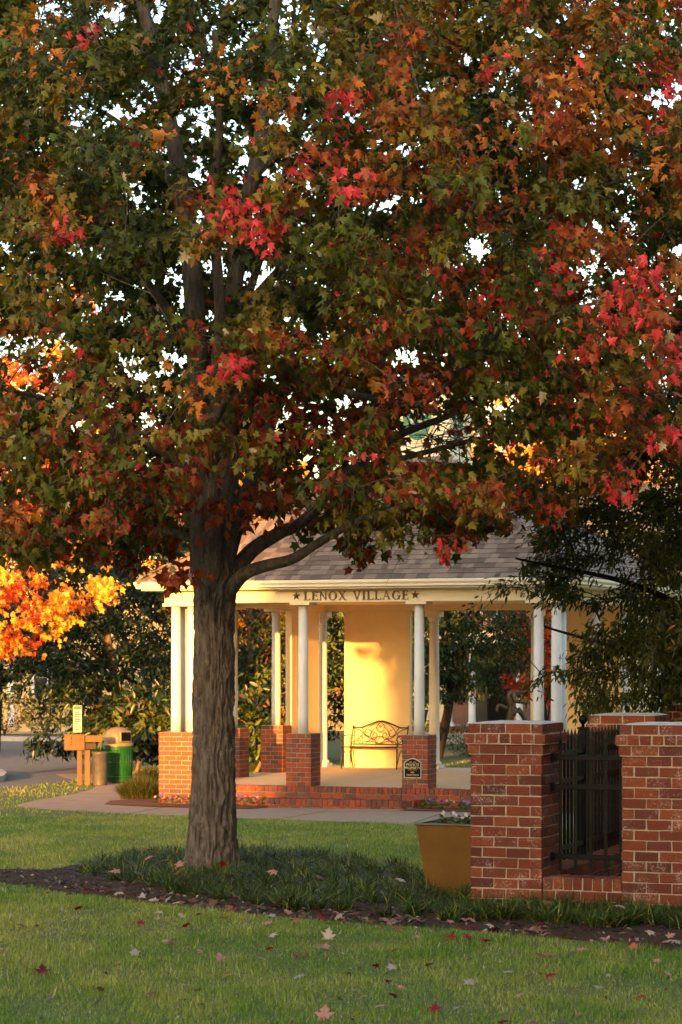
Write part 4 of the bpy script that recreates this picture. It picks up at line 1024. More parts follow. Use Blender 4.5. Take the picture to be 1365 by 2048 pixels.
mp.limb(L_((405, 1000, 23.5), (360, 930, 23.4), (300, 890, 23.2), (200, 850, 22.9), (100, 800, 22.5), (-40, 770, 22)), .05, .016, 28, 10)
mp.limb(L_((410, 1090, 23.5), (330, 1060, 23.6), (230, 1060, 23.8), (120, 1030, 24.0), (-20, 1010, 24.2)), .045, .014, 26, 10)
mp.limb(L_((392, 700, 23.6), (300, 570, 23.4), (230, 480, 23.2), (150, 380, 22.9), (40, 300, 22.4)), .045, .014, 28, 10)
mp.limb(L_((500, 360, 23.9), (620, 240, 24.2), (740, 140, 24.6), (860, 40, 25), (960, -60, 25.4)), .05, .018, 28, 10)
mp.limb(L_((460, 700, 23.8), (520, 520, 23.2), (560, 380, 22.6), (600, 240, 22.0), (640, 80, 21.4)), .045, .014, 28, 10)
mp.limb(L_((468, 640, 23.8), (620, 480, 24.4), (800, 330, 25.2), (930, 240, 25.8), (1100, 160, 26.4), (1280, 100, 27)), .05, .016, 30, 10)
mp.limb(L_((424, 860, 23.1), (470, 760, 22.3), (520, 640, 21.4), (560, 520, 20.4), (590, 430, 19.6)), .04, .012, 26, 8)
mp.limb(L_((370, 420, 23.6), (300, 300, 24.4), (200, 220, 25.2), (60, 160, 26)), .04, .014, 24, 8)
mp.limb(L_((900, 490, 22.9), (1020, 420, 22.2), (1180, 380, 21.4), (1340, 330, 20.8)), .026, .012, 24, 8)
mp.limb(L_((700, 945, 24.4), (850, 905, 24.0), (1000, 870, 23.4), (1150, 860, 22.6), (1300, 900, 21.8)), .034, .012, 26, 8)
# boughs fill the crown
NT = 1330
prof_x = np.array([-400, 0, 100, 200, 300, 400, 480, 560, 640, 720, 800, 900, 960, 1020, 1130, 1200, 1290, 1365, 1800])
prof_y = np.array([1080, 1105, 1110, 1120, 1105, 1040, 990, 990, 1055, 1070, 1050, 1070, 1050, 1010, 1015, 960, 940, 860, 780])
zmin_x = (prof_x - 682.5) / F * 23.5; zmin_z = EYE - (prof_y - HZ) / F * 23.5
def in_crown(P):
    e = ((P[:, 0] + .5) / 6.4) ** 2 + ((P[:, 1] - 23.5) / 5.0) ** 2 + ((P[:, 2] - 6.2) / 5.6) ** 2
    return (e < 1) & (P[:, 2] > np.interp(P[:, 0], zmin_x, zmin_z))
C_ = np.stack([RNG.uniform(-7, 6, 26000), RNG.uniform(18.3, 28.8, 26000), RNG.uniform(2.4, 11.6, 26000)], 1)
C_ = C_[in_crown(C_)]
# thin the part that is far outside the picture
px, py = px_of(C_); inside = (px > -160) & (px < 1530) & (py > -170)
keep = inside | (RNG.random(len(C_)) < .12); C_ = C_[keep]
# the middle of the crown is open: limbs show there
axis = np.hypot(C_[:, 0] + 1.2, C_[:, 1] - 23.6); C_ = C_[(axis > 1.25) | (RNG.random(len(C_)) < .22)]
lead = np.vstack(mp.nodes[:3])
near = np.array([np.min(np.hypot(lead[:, 0] / lead[:, 1] - p[0] / p[1], (lead[:, 2] - EYE) / lead[:, 1] - (p[2] - EYE) / p[1])) * F for p in C_])
C_ = C_[~((C_[:, 1] < 23.4) & (near < 60) & (C_[:, 2] > 4.4) & (RNG.random(len(C_)) < .7))]
# spread out: greedy poisson
sel = []; dmin = .43
for p in C_:
    if all((p[0] - q[0]) ** 2 + (p[1] - q[1]) ** 2 + (p[2] - q[2]) ** 2 > dmin ** 2 for q in sel): sel.append(p)
    if len(sel) >= NT: break
sel = np.array(sel)
seats, dirs, ids = mp.boughs(sel, per=6, leaves=14, tl=(.2, .45), rmax=.014, start=.5)
ok = seats[:, 2] > np.interp(seats[:, 0], zmin_x, zmin_z) - .36 + .62 * vnoise(seats[:, 0] * 1.7 + 30, seats[:, 1] * 1.1, 17)
gx, gy = px_of(seats)
for x0_, x1_, y0_, y1_, pr_ in ((800, 950, 820, 925, .95), (-20, 130, 655, 785, .8), (430, 600, 925, 1005, .4), (1000, 1230, 900, 990, .45), (560, 640, 30, 110, .5), (180, 250, 0, 60, .8), (330, 420, 260, 370, .5)):
    ok &= ~((gx > x0_) & (gx < x1_) & (gy > y0_) & (gy < y1_) & (RNG.random(len(gx)) < pr_))
seats, dirs, ids = seats[ok], dirs[ok], ids[ok]
# coloured sprays on the camera side, from the photograph
SPRAYS = [(470, 420, 19.3, 60, 55, 'red'), (520, 470, 19.1, 45, 45, 'red'), (560, 380, 19.4, 50, 50, 'redbrown'), (620, 330, 19.6, 50, 50, 'redbrown'), (690, 380, 19.2, 40, 35, 'red'), (690, 200, 19.6, 55, 45, 'red'), (540, 200, 20, 40, 40, 'orange'),
          (600, 70, 20, 60, 40, 'olive'), (440, 160, 20, 50, 50, 'orange'), (310, 270, 19.8, 50, 35, 'orange'), (260, 310, 20, 40, 35, 'orange'), (120, 450, 19.5, 50, 45, 'orange'), (140, 465, 19.3, 25, 20, 'red'), (80, 420, 19.7, 40, 30, 'orange'),
          (110, 150, 20, 60, 60, 'orange'), (60, 70, 20.3, 60, 50, 'orange'), (180, 75, 20.3, 25, 30, 'red'), (460, 730, 19.6, 35, 25, 'red'), (400, 770, 19.8, 60, 40, 'orange'), (350, 800, 20, 50, 40, 'olive'), (250, 730, 20, 60, 50, 'olive'),
          (1010, 110, 20.3, 40, 40, 'orange'), (975, 140, 20.2, 15, 15, 'red'), (1120, 240, 20.2, 35, 25, 'redbrown'), (1220, 230, 20, 60, 50, 'orange'), (1330, 150, 19.8, 35, 60, 'red'), (1340, 260, 19.8, 35, 40, 'red'), (1280, 60, 20.4, 50, 50, 'orange'),
          (1150, 480, 19.4, 50, 40, 'redbrown'), (1110, 540, 19.6, 55, 40, 'redbrown'), (1280, 560, 18.9, 50, 45, 'red'), (1250, 620, 19.0, 60, 40, 'redbrown'), (1190, 680, 19.2, 60, 40, 'redbrown'), (1320, 640, 18.9, 45, 45, 'redbrown'), (1340, 720, 19.1, 40, 45, 'red'),
          (1340, 860, 19.3, 35, 30, 'red'), (1160, 900, 20.2, 60, 40, 'orange'), (1230, 960, 20, 45, 35, 'redbrown'), (1245, 985, 19.8, 25, 20, 'red'), (1100, 800, 20.4, 60, 50, 'redbrown'), (1240, 790, 20, 60, 50, 'redbrown'), (880, 560, 20.4, 45, 40, 'redbrown'), (960, 620, 20.4, 60, 40, 'redbrown'),
          (1050, 620, 20.2, 50, 40, 'redbrown'), (930, 340, 21, 60, 40, 'orange'), (800, 480, 21, 60, 40, 'redbrown'), (730, 540, 21, 60, 40, 'redbrown'), (780, 1010, 20.8, 70, 35, 'olive'), (700, 1040, 21, 60, 40, 'green'), (850, 970, 20.6, 60, 35, 'olive'), (900, 1090, 20.6, 25, 25, 'redbrown'), (820, 1070, 20.9, 45, 30, 'green'),
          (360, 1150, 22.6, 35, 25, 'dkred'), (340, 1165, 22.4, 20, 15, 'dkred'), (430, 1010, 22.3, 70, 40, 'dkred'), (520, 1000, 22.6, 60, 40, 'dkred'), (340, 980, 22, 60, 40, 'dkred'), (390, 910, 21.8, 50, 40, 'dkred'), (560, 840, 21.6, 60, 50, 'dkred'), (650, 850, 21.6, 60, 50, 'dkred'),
          (1010, 740, 20.6, 50, 40, 'redbrown'), (1000, 845, 21, 50, 40, 'olive'), (1000, 990, 21.2, 60, 35, 'redbrown'), (1090, 1020, 21.4, 40, 30, 'redbrown'), (30, 880, 20.5, 60, 60, 'green'), (120, 960, 20.5, 70, 50, 'green'), (150, 820, 20.8, 60, 50, 'green'), (60, 560, 20, 60, 60, 'olive'), (180, 600, 20.4, 60, 50, 'olive'), (300, 640, 20.6, 60, 50, 'green')]
PAL = {'green': ((.062, .078, .009), (.10, .11, .012)), 'dkgreen': ((.034, .050, .007), (.06, .072, .010)), 'olive': ((.14, .125, .014), (.22, .165, .018)), 'brown': ((.18, .085, .012), (.29, .12, .016)),
       'orange': ((.36, .12, .018), (.52, .19, .028)), 'redbrown': ((.22, .055, .016), (.38, .085, .028)), 'red': ((.42, .026, .024), (.66, .05, .065)), 'dkred': ((.15, .022, .006), (.28, .042, .010)), 'pale': ((.30, .25, .13), (.42, .34, .2)), 'straw': ((.3, .2, .06), (.4, .28, .1)), 'gold': ((.55, .27, .03), (.75, .42, .05)), 'fire': ((.62, .15, .015), (.75, .26, .03)), 'crimson': ((.45, .03, .02), (.6, .06, .03))}
def pal(name, n):
    a, b = (np.array(c) for c in PAL[name]); return a + (b - a) * RNG.random((n, 1)) * np.ones(3) + RNG.normal(0, .004, (n, 3))
sp_targets = []; sp_info = []
for (x, y, Y, sx, sy, cn) in SPRAYS:
    sp_targets.append(list(at(x, y, Y)))
ss, sdirs, sids = mp.boughs(np.array(sp_targets), per=1, leaves=1, rmax=.012, start=.8)
SP, SD, SCOL = [], [], []
for (x, y, Y, sx, sy, cn) in SPRAYS:
    c = np.array(at(x, y, Y)); m_ = int(18 + sx * sy / 75); r3 = np.array([sx / F * Y, .30, sy / F * Y]) * .95
    pts = c + RNG.normal(0, .5, (m_, 3)) * r3 * 1.25
    SP.append(pts); SD.append(norm(pts - np.array([-1.2, 23.5, 5.5]) + RNG.normal(0, 1.0, (m_, 3))))
    cc = pal(cn, m_)
    mixn = {'red': 'redbrown', 'redbrown': 'red', 'orange': 'olive', 'olive': 'green', 'green': 'olive', 'dkred': 'redbrown'}[cn]
    k_ = RNG.random(m_) < .28; cc[k_] = pal(mixn, k_.sum()); k_ = RNG.random(m_) < .04; cc[k_] = pal('pale', k_.sum()); SCOL.append(cc)
SP, SD, SCOL = np.vstack(SP), np.vstack(SD), np.vstack(SCOL)
# colours of the rest: patches, redder outside and low inside
n = len(seats)
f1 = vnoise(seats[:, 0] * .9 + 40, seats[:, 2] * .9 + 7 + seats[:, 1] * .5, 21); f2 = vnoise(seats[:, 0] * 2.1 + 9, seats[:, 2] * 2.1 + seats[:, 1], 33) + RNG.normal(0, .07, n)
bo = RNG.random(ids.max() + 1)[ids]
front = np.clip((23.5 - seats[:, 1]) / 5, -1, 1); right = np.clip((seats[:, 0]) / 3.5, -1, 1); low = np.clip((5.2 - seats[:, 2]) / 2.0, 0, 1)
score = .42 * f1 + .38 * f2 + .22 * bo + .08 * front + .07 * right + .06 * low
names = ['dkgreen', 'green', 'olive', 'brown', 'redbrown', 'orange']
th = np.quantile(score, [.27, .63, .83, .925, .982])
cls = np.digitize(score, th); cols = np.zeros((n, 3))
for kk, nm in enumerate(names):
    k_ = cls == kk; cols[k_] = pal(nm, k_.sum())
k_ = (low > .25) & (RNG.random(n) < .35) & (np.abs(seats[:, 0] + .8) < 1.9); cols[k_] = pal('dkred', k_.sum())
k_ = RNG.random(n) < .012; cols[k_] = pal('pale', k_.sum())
k_ = RNG.random(n) < .012; cols[k_] = pal('red', k_.sum())
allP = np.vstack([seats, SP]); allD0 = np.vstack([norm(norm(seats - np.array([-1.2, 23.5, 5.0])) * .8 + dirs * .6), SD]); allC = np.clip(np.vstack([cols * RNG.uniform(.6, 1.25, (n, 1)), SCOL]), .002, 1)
nA = len(allP); D_, N_ = leaf_pose(nA, allD0); S_ = RNG.uniform(.058, .110, nA) * (1 + .17 * (allP[:, 1] > 22.0))
px, py = px_of(allP); infr = (px > 20) & (px < 1345) & (py > 20) & (py < 1180)
order = np.argsort(allP[:, 1] + (~infr) * 100 - (np.arange(nA) >= n) * 2); big = order[:300]; msk = np.ones(nA, bool); msk[big] = False
kind_ = RNG.integers(0, 4, nA)
for q in range(4):
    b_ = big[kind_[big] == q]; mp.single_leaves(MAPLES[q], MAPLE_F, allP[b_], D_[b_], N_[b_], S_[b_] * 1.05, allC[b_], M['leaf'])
chunks = []
for y0_, y1_, tv_, tf_ in ((0, 20.6, None, MAPLE_F), (20.6, 22.0, MAPLE2_V, MAPLE2_F), (22.0, 99, MAPLE3_V, MAPLE3_F)):
    for q in range(4):
        cv = [(.30, .22, .1), (.75, .45, -.25), (-.45, .6, .3), (1.1, .2, .2)][q]
        k_ = msk & (kind_ == q) & (allP[:, 1] >= y0_) & (allP[:, 1] < y1_)
        chunks.append(leaf_arrays(MAPLES[q] if tv_ is None else curl(tv_, *cv), tf_, allP[k_] - TB, D_[k_], N_[k_], S_[k_], allC[k_]))
offs = np.cumsum([0] + [len(c[0]) for c in chunks[:-1]])
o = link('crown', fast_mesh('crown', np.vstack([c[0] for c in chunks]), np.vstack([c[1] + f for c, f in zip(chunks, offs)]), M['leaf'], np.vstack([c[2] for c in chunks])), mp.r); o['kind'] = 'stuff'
mp.finish()
print('maple leaves', nA, 'boughs', len(sel))

# ------------------------------------------------------------------ other trees
def fill(center, radii, n, dmin, shell=.35, zlow=None, cond=None):
    center = np.array(center, float); radii = np.array(radii, float); out = []
    tries = 0
    while len(out) < n and tries < n * 60:
        tries += 1; v = RNG.normal(0, 1, 3); v /= np.linalg.norm(v); p = center + v * radii * (shell + (1 - shell) * RNG.random() ** .5)
        if zlow is not None and p[2] < zlow: continue
        if cond is not None and not cond(p): continue
        if all(np.sum((p - q) ** 2) > dmin ** 2 for q in out): out.append(p)
    return np.array(out)
def simple_tree(name, label, base, height, center, radii, nb, per, leaves, size, palette, tv, tf, mat, bark, tl=(.3, .6), group=None, trunk_r=.14, down=.5, zlow=None, cond=None, dmin=.35, nlimb=7, shell=.3, rmax=.02, singles=0, lean=(0, 0)):
    t = Tree(name, base, label, bark, group); b = np.array(base, float); c = np.array(center, float); top = np.array([c[0], c[1], c[2] + radii[2] * .7])
    t.limb([b - np.array([0, 0, .05]), b + (top - b) * .3 + RNG.normal(0, .08, 3), b + (top - b) * .65 + RNG.normal(0, .12, 3), top], trunk_r, trunk_r * .2, 30, 12, 'trunk')
    for k in range(nlimb):
        a = k * 2.4 + RNG.random(); h = .22 + .55 * k / nlimb; s0 = b + (top - b) * h
        e = c + np.array([math.cos(a) * radii[0] * .72, math.sin(a) * radii[1] * .72, (h - .45) * radii[2] * 1.5])
        t.limb([s0, s0 * .55 + e * .45 + np.array([0, 0, .2]), e], trunk_r * .42, .012, 16, 7)
    tg = fill(c, radii, nb, dmin, shell, zlow, cond)
    P, Dd, ids = t.boughs(tg, per=per, leaves=leaves, tl=tl, rmax=rmax, fine=base[1] < 40)
    if zlow is not None: k = P[:, 2] > zlow - .1; P, Dd, ids = P[k], Dd[k], ids[k]
    n = len(P); w_ = np.array([q[1] for q in palette]); w_ = np.cumsum(w_ / w_.sum())
    pick = np.digitize(RNG.random(ids.max() + 1)[ids] * .6 + RNG.random(n) * .4, w_); pick = np.minimum(pick, len(palette) - 1); cc = np.zeros((n, 3))
    for kk, (nm, _) in enumerate(palette): k_ = pick == kk; cc[k_] = pal(nm, k_.sum())
    cc = np.clip(cc, .002, 1); D, Nn = leaf_pose(n, norm(norm(P - c) + Dd * .6), down); S = RNG.uniform(size[0], size[1], n)
    msk = np.ones(n, bool)
    if singles:
        x, y = px_of(P); inf = (x > 20) & (x < 1345) & (y > 20) & (y < 2000); od = np.argsort(P[:, 1] + (~inf) * 100)[:singles]; msk[od] = False
        t.single_leaves(tv, tf, P[od], D[od], Nn[od], S[od], cc[od], mat)
    t.crown(tv, tf, P[msk], D[msk], Nn[msk], S[msk], cc[msk], mat); t.finish()
    return t
PAL.update({'pist': ((.030, .044, .007), (.070, .080, .012)), 'pistol': ((.11, .10, .012), (.17, .13, .016)), 'mag': ((.010, .022, .007), (.022, .040, .010)), 'magr': ((.12, .06, .02), (.20, .10, .03)), 'mag_lit': ((.07, .095, .018), (.12, .15, .028)), 'deep': ((.012, .028, .010), (.03, .05, .015))})  # the lighter magnolia green has sunlight put into the leaf colour
# dark fine-leaved tree at the right, in front of the pavilion
EDGE_Y = np.array([760, 900, 1000, 1060, 1120, 1180, 1240, 1290, 1330, 1380, 1420, 1450]); EDGE_X = np.array([1330, 1200, 1090, 1060, 1010, 950, 900, 890, 1000, 1120, 1190, 1260])
zE = EYE - (EDGE_Y - HZ) / F * 27; xE = (EDGE_X - 682.5) / F * 27; o_ = np.argsort(zE); zE, xE = zE[o_], xE[o_]
rt_cond = lambda p: not (p[0] < 2.6 and p[2] < 2.8 and random.random() > .3) and p[0] > np.interp(p[2], zE, xE) + .12 and p[2] > 1.38
simple_tree('dark_leaved_tree', 'dark green fine leaved tree at right in front of the pavilion', (4.7, 27.2, g(27.2)), 6, (4.3, 27, 3.0), (3.6, 2.4, 2.6), 430, 9, 14, (.065, .11),
            [('pist', .74), ('pistol', .23), ('orange', .03)], OVAL3_V * np.array([.95, 1, 1]), OVAL3_F, M['strap'], M['dark_bark'], tl=(.2, .45), trunk_r=.13, down=.7, cond=rt_cond, dmin=.22, nlimb=9, shell=.15, rmax=.010, singles=300)
# background maple, sunlit, at the left
simple_tree('orange_maple', 'sunlit orange and gold maple at the left edge', (-8.6, 47, -.52), 9, (-8.2, 46.5, 5.7), (4.6, 3.4, 4.7), 380, 7, 11, (.085, .13),
            [('gold', .42), ('fire', .28), ('crimson', .14), ('olive', .16)], MAPLE3_V, MAPLE3_F, M['leaf'], M['limb'], trunk_r=.16, dmin=.42, zlow=1.55)
# magnolias
MAGP = [('mag', .76), ('mag_lit', .15), ('magr', .09)]
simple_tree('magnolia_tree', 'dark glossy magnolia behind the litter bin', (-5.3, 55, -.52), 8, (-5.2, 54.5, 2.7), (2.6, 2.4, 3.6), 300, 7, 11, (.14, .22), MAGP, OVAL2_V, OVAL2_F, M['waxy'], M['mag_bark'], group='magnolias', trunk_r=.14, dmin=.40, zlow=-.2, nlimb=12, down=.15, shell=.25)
simple_tree('magnolia_tree', 'sunlit magnolia seen between the left columns of the pavilion', (-2.0, 58, -.52), 8, (-2.1, 58, 2.9), (2.3, 2.2, 3.6), 240, 7, 11, (.14, .22), [('mag', .45), ('mag_lit', .35), ('magr', .20)], OVAL2_V, OVAL2_F, M['waxy'], M['mag_bark'], group='magnolias', trunk_r=.14, dmin=.42, zlow=.1, nlimb=12, down=.15, shell=.25)
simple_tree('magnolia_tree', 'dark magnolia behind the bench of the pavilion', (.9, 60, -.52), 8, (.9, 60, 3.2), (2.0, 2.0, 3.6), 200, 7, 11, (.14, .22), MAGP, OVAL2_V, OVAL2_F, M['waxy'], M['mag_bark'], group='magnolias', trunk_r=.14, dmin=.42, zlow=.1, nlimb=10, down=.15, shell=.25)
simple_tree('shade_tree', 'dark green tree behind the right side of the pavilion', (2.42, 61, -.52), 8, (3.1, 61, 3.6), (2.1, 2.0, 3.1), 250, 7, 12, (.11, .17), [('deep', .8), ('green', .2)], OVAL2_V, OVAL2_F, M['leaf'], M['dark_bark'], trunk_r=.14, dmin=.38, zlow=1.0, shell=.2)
simple_tree('orange_shrub_tree', 'small orange red maple in front of the far porch', (5.6, 65, -.52), 5, (5.4, 65, 2.2), (1.0, .9, 1.3), 70, 7, 12, (.10, .15), [('fire', .4), ('crimson', .4), ('olive', .2)], MAPLE3_V, MAPLE3_F, M['leaf'], M['dark_bark'], trunk_r=.06, dmin=.3)
simple_tree('golden_tree', 'tall golden tree far behind the pavilion roof at right', (8.0, 88, -.52), 13, (7.6, 88, 7.0), (5.5, 4, 5.0), 420, 7, 12, (.22, .34), [('gold', .8), ('fire', .15), ('olive', .05)], OVAL2_V, OVAL2_F, M['leaf'], M['dark_bark'], tl=(.4, .9), group='golden trees', trunk_r=.2, dmin=.6)
simple_tree('golden_tree', 'golden tree far behind the maple trunk', (-3.4, 84, -.52), 12, (-3.2, 84, 6.2), (3.2, 3, 4.2), 260, 7, 12, (.22, .34), [('gold', .75), ('olive', .25)], OVAL2_V, OVAL2_F, M['leaf'], M['dark_bark'], tl=(.4, .9), group='golden trees', trunk_r=.2, dmin=.6)
simple_tree('evergreen_tree', 'dark evergreen tree above the magnolia at far left', (-9.5, 66, -.52), 9, (-9.0, 66, 4), (3.4, 3, 4.2), 260, 6, 12, (.16, .24), [('deep', .9), ('green', .1)], OVAL2_V, OVAL2_F, M['waxy'], M['dark_bark'], trunk_r=.2, dmin=.5, zlow=1.4)
simple_tree('evergreen_tree', 'dark evergreen tree filling the far right background', (11.5, 62, -.52), 9, (11.0, 62, 4.2), (3.6, 3, 4.6), 300, 6, 12, (.16, .24), [('deep', .8), ('green', .2)], OVAL2_V, OVAL2_F, M['waxy'], M['dark_bark'], trunk_r=.2, dmin=.5, zlow=0)

# lit lower magnolia leaves added as two clumps, then low shrubs
simple_tree('lit_magnolia_clump', 'sunlit lower magnolia leaves behind the litter bin, added as a separate clump', (-4.35, 51.2, -.52), 2, (-4.2, 51.2, .5), (.85, .7, .8), 46, 7, 9, (.15, .24), [('mag_lit', .38), ('mag', .47), ('magr', .15)], OVAL_V, OVAL_F, M['waxy'], M['mag_bark'], group='added magnolia leaf clumps', trunk_r=.05, dmin=.22, nlimb=8, down=.4, shell=.2, zlow=-.1)
simple_tree('lit_magnolia_clump', 'sunlit magnolia leaves seen between the left columns, added as a separate clump', (-1.9, 53.5, -.52), 2, (-1.9, 53.5, .55), (.95, .7, .8), 46, 7, 9, (.15, .24), [('mag_lit', .38), ('mag', .47), ('magr', .15)], OVAL_V, OVAL_F, M['waxy'], M['mag_bark'], group='added magnolia leaf clumps', trunk_r=.05, dmin=.22, nlimb=8, down=.4, shell=.2, zlow=-.1)
def shrub(name, label, base, radii, n, size, palette, group=None, tv=OVAL2_V, tf=OVAL2_F, mat='waxy'):
    t = Tree(name, base, label, M['dark_bark'], group, 'shrub'); b = np.array(base, float)
    for k in range(6):
        a = k * 1.05; e = b + np.array([math.cos(a) * radii[0] * .6, math.sin(a) * radii[1] * .6, radii[2] * 1.2]); t.limb([b, (b + e) / 2 + np.array([0, 0, .1]), e], .015, .005, 8, 5, 'stem')
    v = norm(RNG.normal(0, 1, (n, 3))); P = b + np.array([0, 0, radii[2]]) + v * np.array(radii) * (.5 + .5 * RNG.random((n, 1)) ** .4); P = P[P[:, 2] > b[2] + .02]; n = len(P)
    cc = np.zeros((n, 3)); pk = np.minimum(np.digitize(RNG.random(n), np.cumsum([q[1] for q in palette])), len(palette) - 1)
    for kk, (nm, _) in enumerate(palette): k_ = pk == kk; cc[k_] = pal(nm, k_.sum())
    D, Nn = leaf_pose(n, norm(P - b), -.2); t.crown(tv, tf, P, D, Nn, RNG.uniform(size[0], size[1], n), np.clip(cc, .002, 1), M[mat], 'foliage')
shrub('round_shrub', 'grey green shrub beyond the right tall column', (on_ground(905, 1488).x, 62, -.52), (.7, .6, .42), 1800, (.05, .09), [('deep', .6), ('green', .4)], 'shrubs behind the pavilion')
shrub('round_shrub', 'low dark shrub beside the far porch', (4.6, 66, -.52), (.9, .6, .35), 1500, (.05, .09), [('deep', .6), ('green', .4)], 'shrubs behind the pavilion')
for i, (x, yy) in enumerate(((-9.8, 80), (-11.2, 80.5), (-8.2, 80))):
    shrub('foundation_shrub', ['bronze leaved shrub left of the far house window', 'bronze leaved shrub at the left frame edge by the house', 'bronze leaved shrub under the far house window'][i], (x, yy, -.52), (.8, .6, .7), 1400, (.08, .13), [('deep', .5), ('olive', .2), ('dkred', .3)], 'shrubs along the yellow house')

# ================================================================== grasses and low plants
def blades(P, H_, lean, width, cols, segs=2, curl=.6):
    """arched blades: P base (n,3), H_ length, lean horizontal vector (n,2)"""
    n = len(P); ln = np.linalg.norm(lean, axis=1, keepdims=True) + 1e-6; side = np.stack([-lean[:, 1], lean[:, 0]], 1) / ln
    th_ = RNG.uniform(0, np.pi, n); side = np.where(RNG.random((n, 1)) < .5, side, np.stack([np.cos(th_), np.sin(th_)], 1))
    rows_ = []
    for k in range(segs + 1):
        t = k / segs; c = np.zeros((n, 3)); c[:, :2] = P[:, :2] + lean * (t ** (1 + curl))[..., None] if False else P[:, :2] + lean * (t ** (1 + curl))
        c[:, 2] = P[:, 2] + H_ * (t - .35 * np.minimum(1, ln[:, 0] / H_) * t ** 3); wk = width * (1 - t ** 1.6) * .5
        rows_.append((c, wk))
    V_ = []; 
    for k, (c, wk) in enumerate(rows_):
        if k < segs:
            o = np.zeros((n, 3)); o[:, :2] = side * wk[:, None]; V_ += [c - o, c + o]
        else: V_.append(c)
    V_ = np.stack(V_, 1); kk = V_.shape[1]; b = (np.arange(n) * kk)[:, None]; Fs = []
    for k in range(segs - 1): Fs += [b + np.array([2 * k, 2 * k + 1, 2 * k + 3]), b + np.array([2 * k, 2 * k + 3, 2 * k + 2])]
    Fs.append(b + np.array([2 * segs - 2, 2 * segs - 1, 2 * segs]))
    return V_.reshape(-1, 3), np.concatenate(Fs), np.repeat(cols, kk, axis=0)
def lawn_cols(P):
    n = len(P); f = vnoise(P[:, 0] * 1.3 + 50, P[:, 1] * .55, 4); f2 = vnoise(P[:, 0] * 4 + 9, P[:, 1] * 2.2, 5); k = np.clip(((f * .6 + f2 * .4 - .5) * 1.7 + .34 + RNG.normal(0, .15, n)), 0, 1)[:, None]
    c = np.array([.105, .205, .016]) * (1 - k) + np.array([.32, .34, .055]) * k; s = RNG.random(n) < (.08 + .16 * k[:, 0]); c[s] = np.array([.42, .36, .19]) * RNG.uniform(.6, 1.1, (s.sum(), 1))
    return c * RNG.uniform(.5, 1.45, (n, 1))
def scatter(n, y0, y1, marg, power=1.0):
    Y = y0 + (y1 - y0) * RNG.random(n) ** power; X = (RNG.random(n) * 2 - 1) * (Y * .1412 + marg); return X, Y
bedP = BED; pathP = PATH; roadP = ROAD
FOOT = [(p.x, p.y) for p in (PV + UX * a + VX * b for a, b in ((-3.7, -.3), (-3.7, DV + .5), (3.7, DV + .5), (3.7, -.3)))]
def lawn(n, y0, y1, hh, width, segs, marg, power):
    X, Y = scatter(n, y0, y1, marg, power); k = ~in_poly(X, Y, bedP) & ~in_poly(X, Y, pathP) & ~in_poly(X, Y, roadP) & ~in_poly(X, Y, FOOT); X, Y = X[k], Y[k]; m_ = len(X)
    P = np.stack([X, Y, gv(Y) - .004], 1); h = RNG.uniform(hh[0], hh[1], m_) * (.45 + .9 * vnoise(X * 3, Y * 2.2, 8)) * (1 + .6 * (RNG.random(m_) < .04)); a = RNG.uniform(0, 2 * np.pi, m_); l = (h * RNG.uniform(.1, .9, m_))[:, None]
    return blades(P, h, np.stack([np.cos(a), np.sin(a)], 1) * l, np.full(m_, width) * RNG.uniform(.7, 1.2, m_), lawn_cols(P), segs)
parts = [lawn(120000, 12.2, 20.5, (.025, .055), .0045, 2, 1.0, .95), lawn(100000, 12.2, 20.5, (.025, .055), .005, 1, 1.0, .95), lawn(190000, 20.0, 36.5, (.03, .06), .008, 1, 1.0, 1.0), lawn(60000, 36.5, 60, (.035, .07), .016, 1, 3.0, 1.0),
         lawn(100000, 10.5, 36.5, (.03, .06), .012, 1, 5.0, 1.0)]
off = 0; Vs, Fs, Cs = [], [], []
for v_, f_, c_ in parts: Vs.append(v_); Fs.append(f_ + off); Cs.append(c_); off += len(v_)
o = link('lawn_grass', fast_mesh('lawn_grass', np.vstack(Vs), np.vstack(Fs), M['blade'], np.vstack(Cs))); tag(o, 'short mown lawn grass with dry straw tips', 'grass', None, 'stuff')
# liriope bed
LIR = gpoly([(140, 1738), (240, 1716), (350, 1706), (480, 1704), (640, 1714), (760, 1732), (860, 1756), (945, 1788), (945, 1846), (800, 1841), (650, 1831), (520, 1816), (420, 1800), (300, 1776), (200, 1756)])
LIR2 = gpoly([(945, 1822), (1010, 1820), (1060, 1818), (1090, 1796), (1240, 1806), (1330, 1832), (1480, 1830), (1480, 1872), (1365, 1862), (1200, 1858), (1080, 1848), (945, 1845)])
cl = []
for poly, n_ in ((LIR, 430), (LIR2, 190)):
    xs_ = [p[0] for p in poly]; ys_ = [p[1] for p in poly]; X = RNG.uniform(min(xs_), max(xs_), n_ * 5); Y = RNG.uniform(min(ys_), max(ys_), n_ * 5); k = in_poly(X, Y, poly); X, Y = X[k][:n_], Y[k][:n_]; cl.append(np.stack([X, Y], 1))
cl = np.vstack(cl)
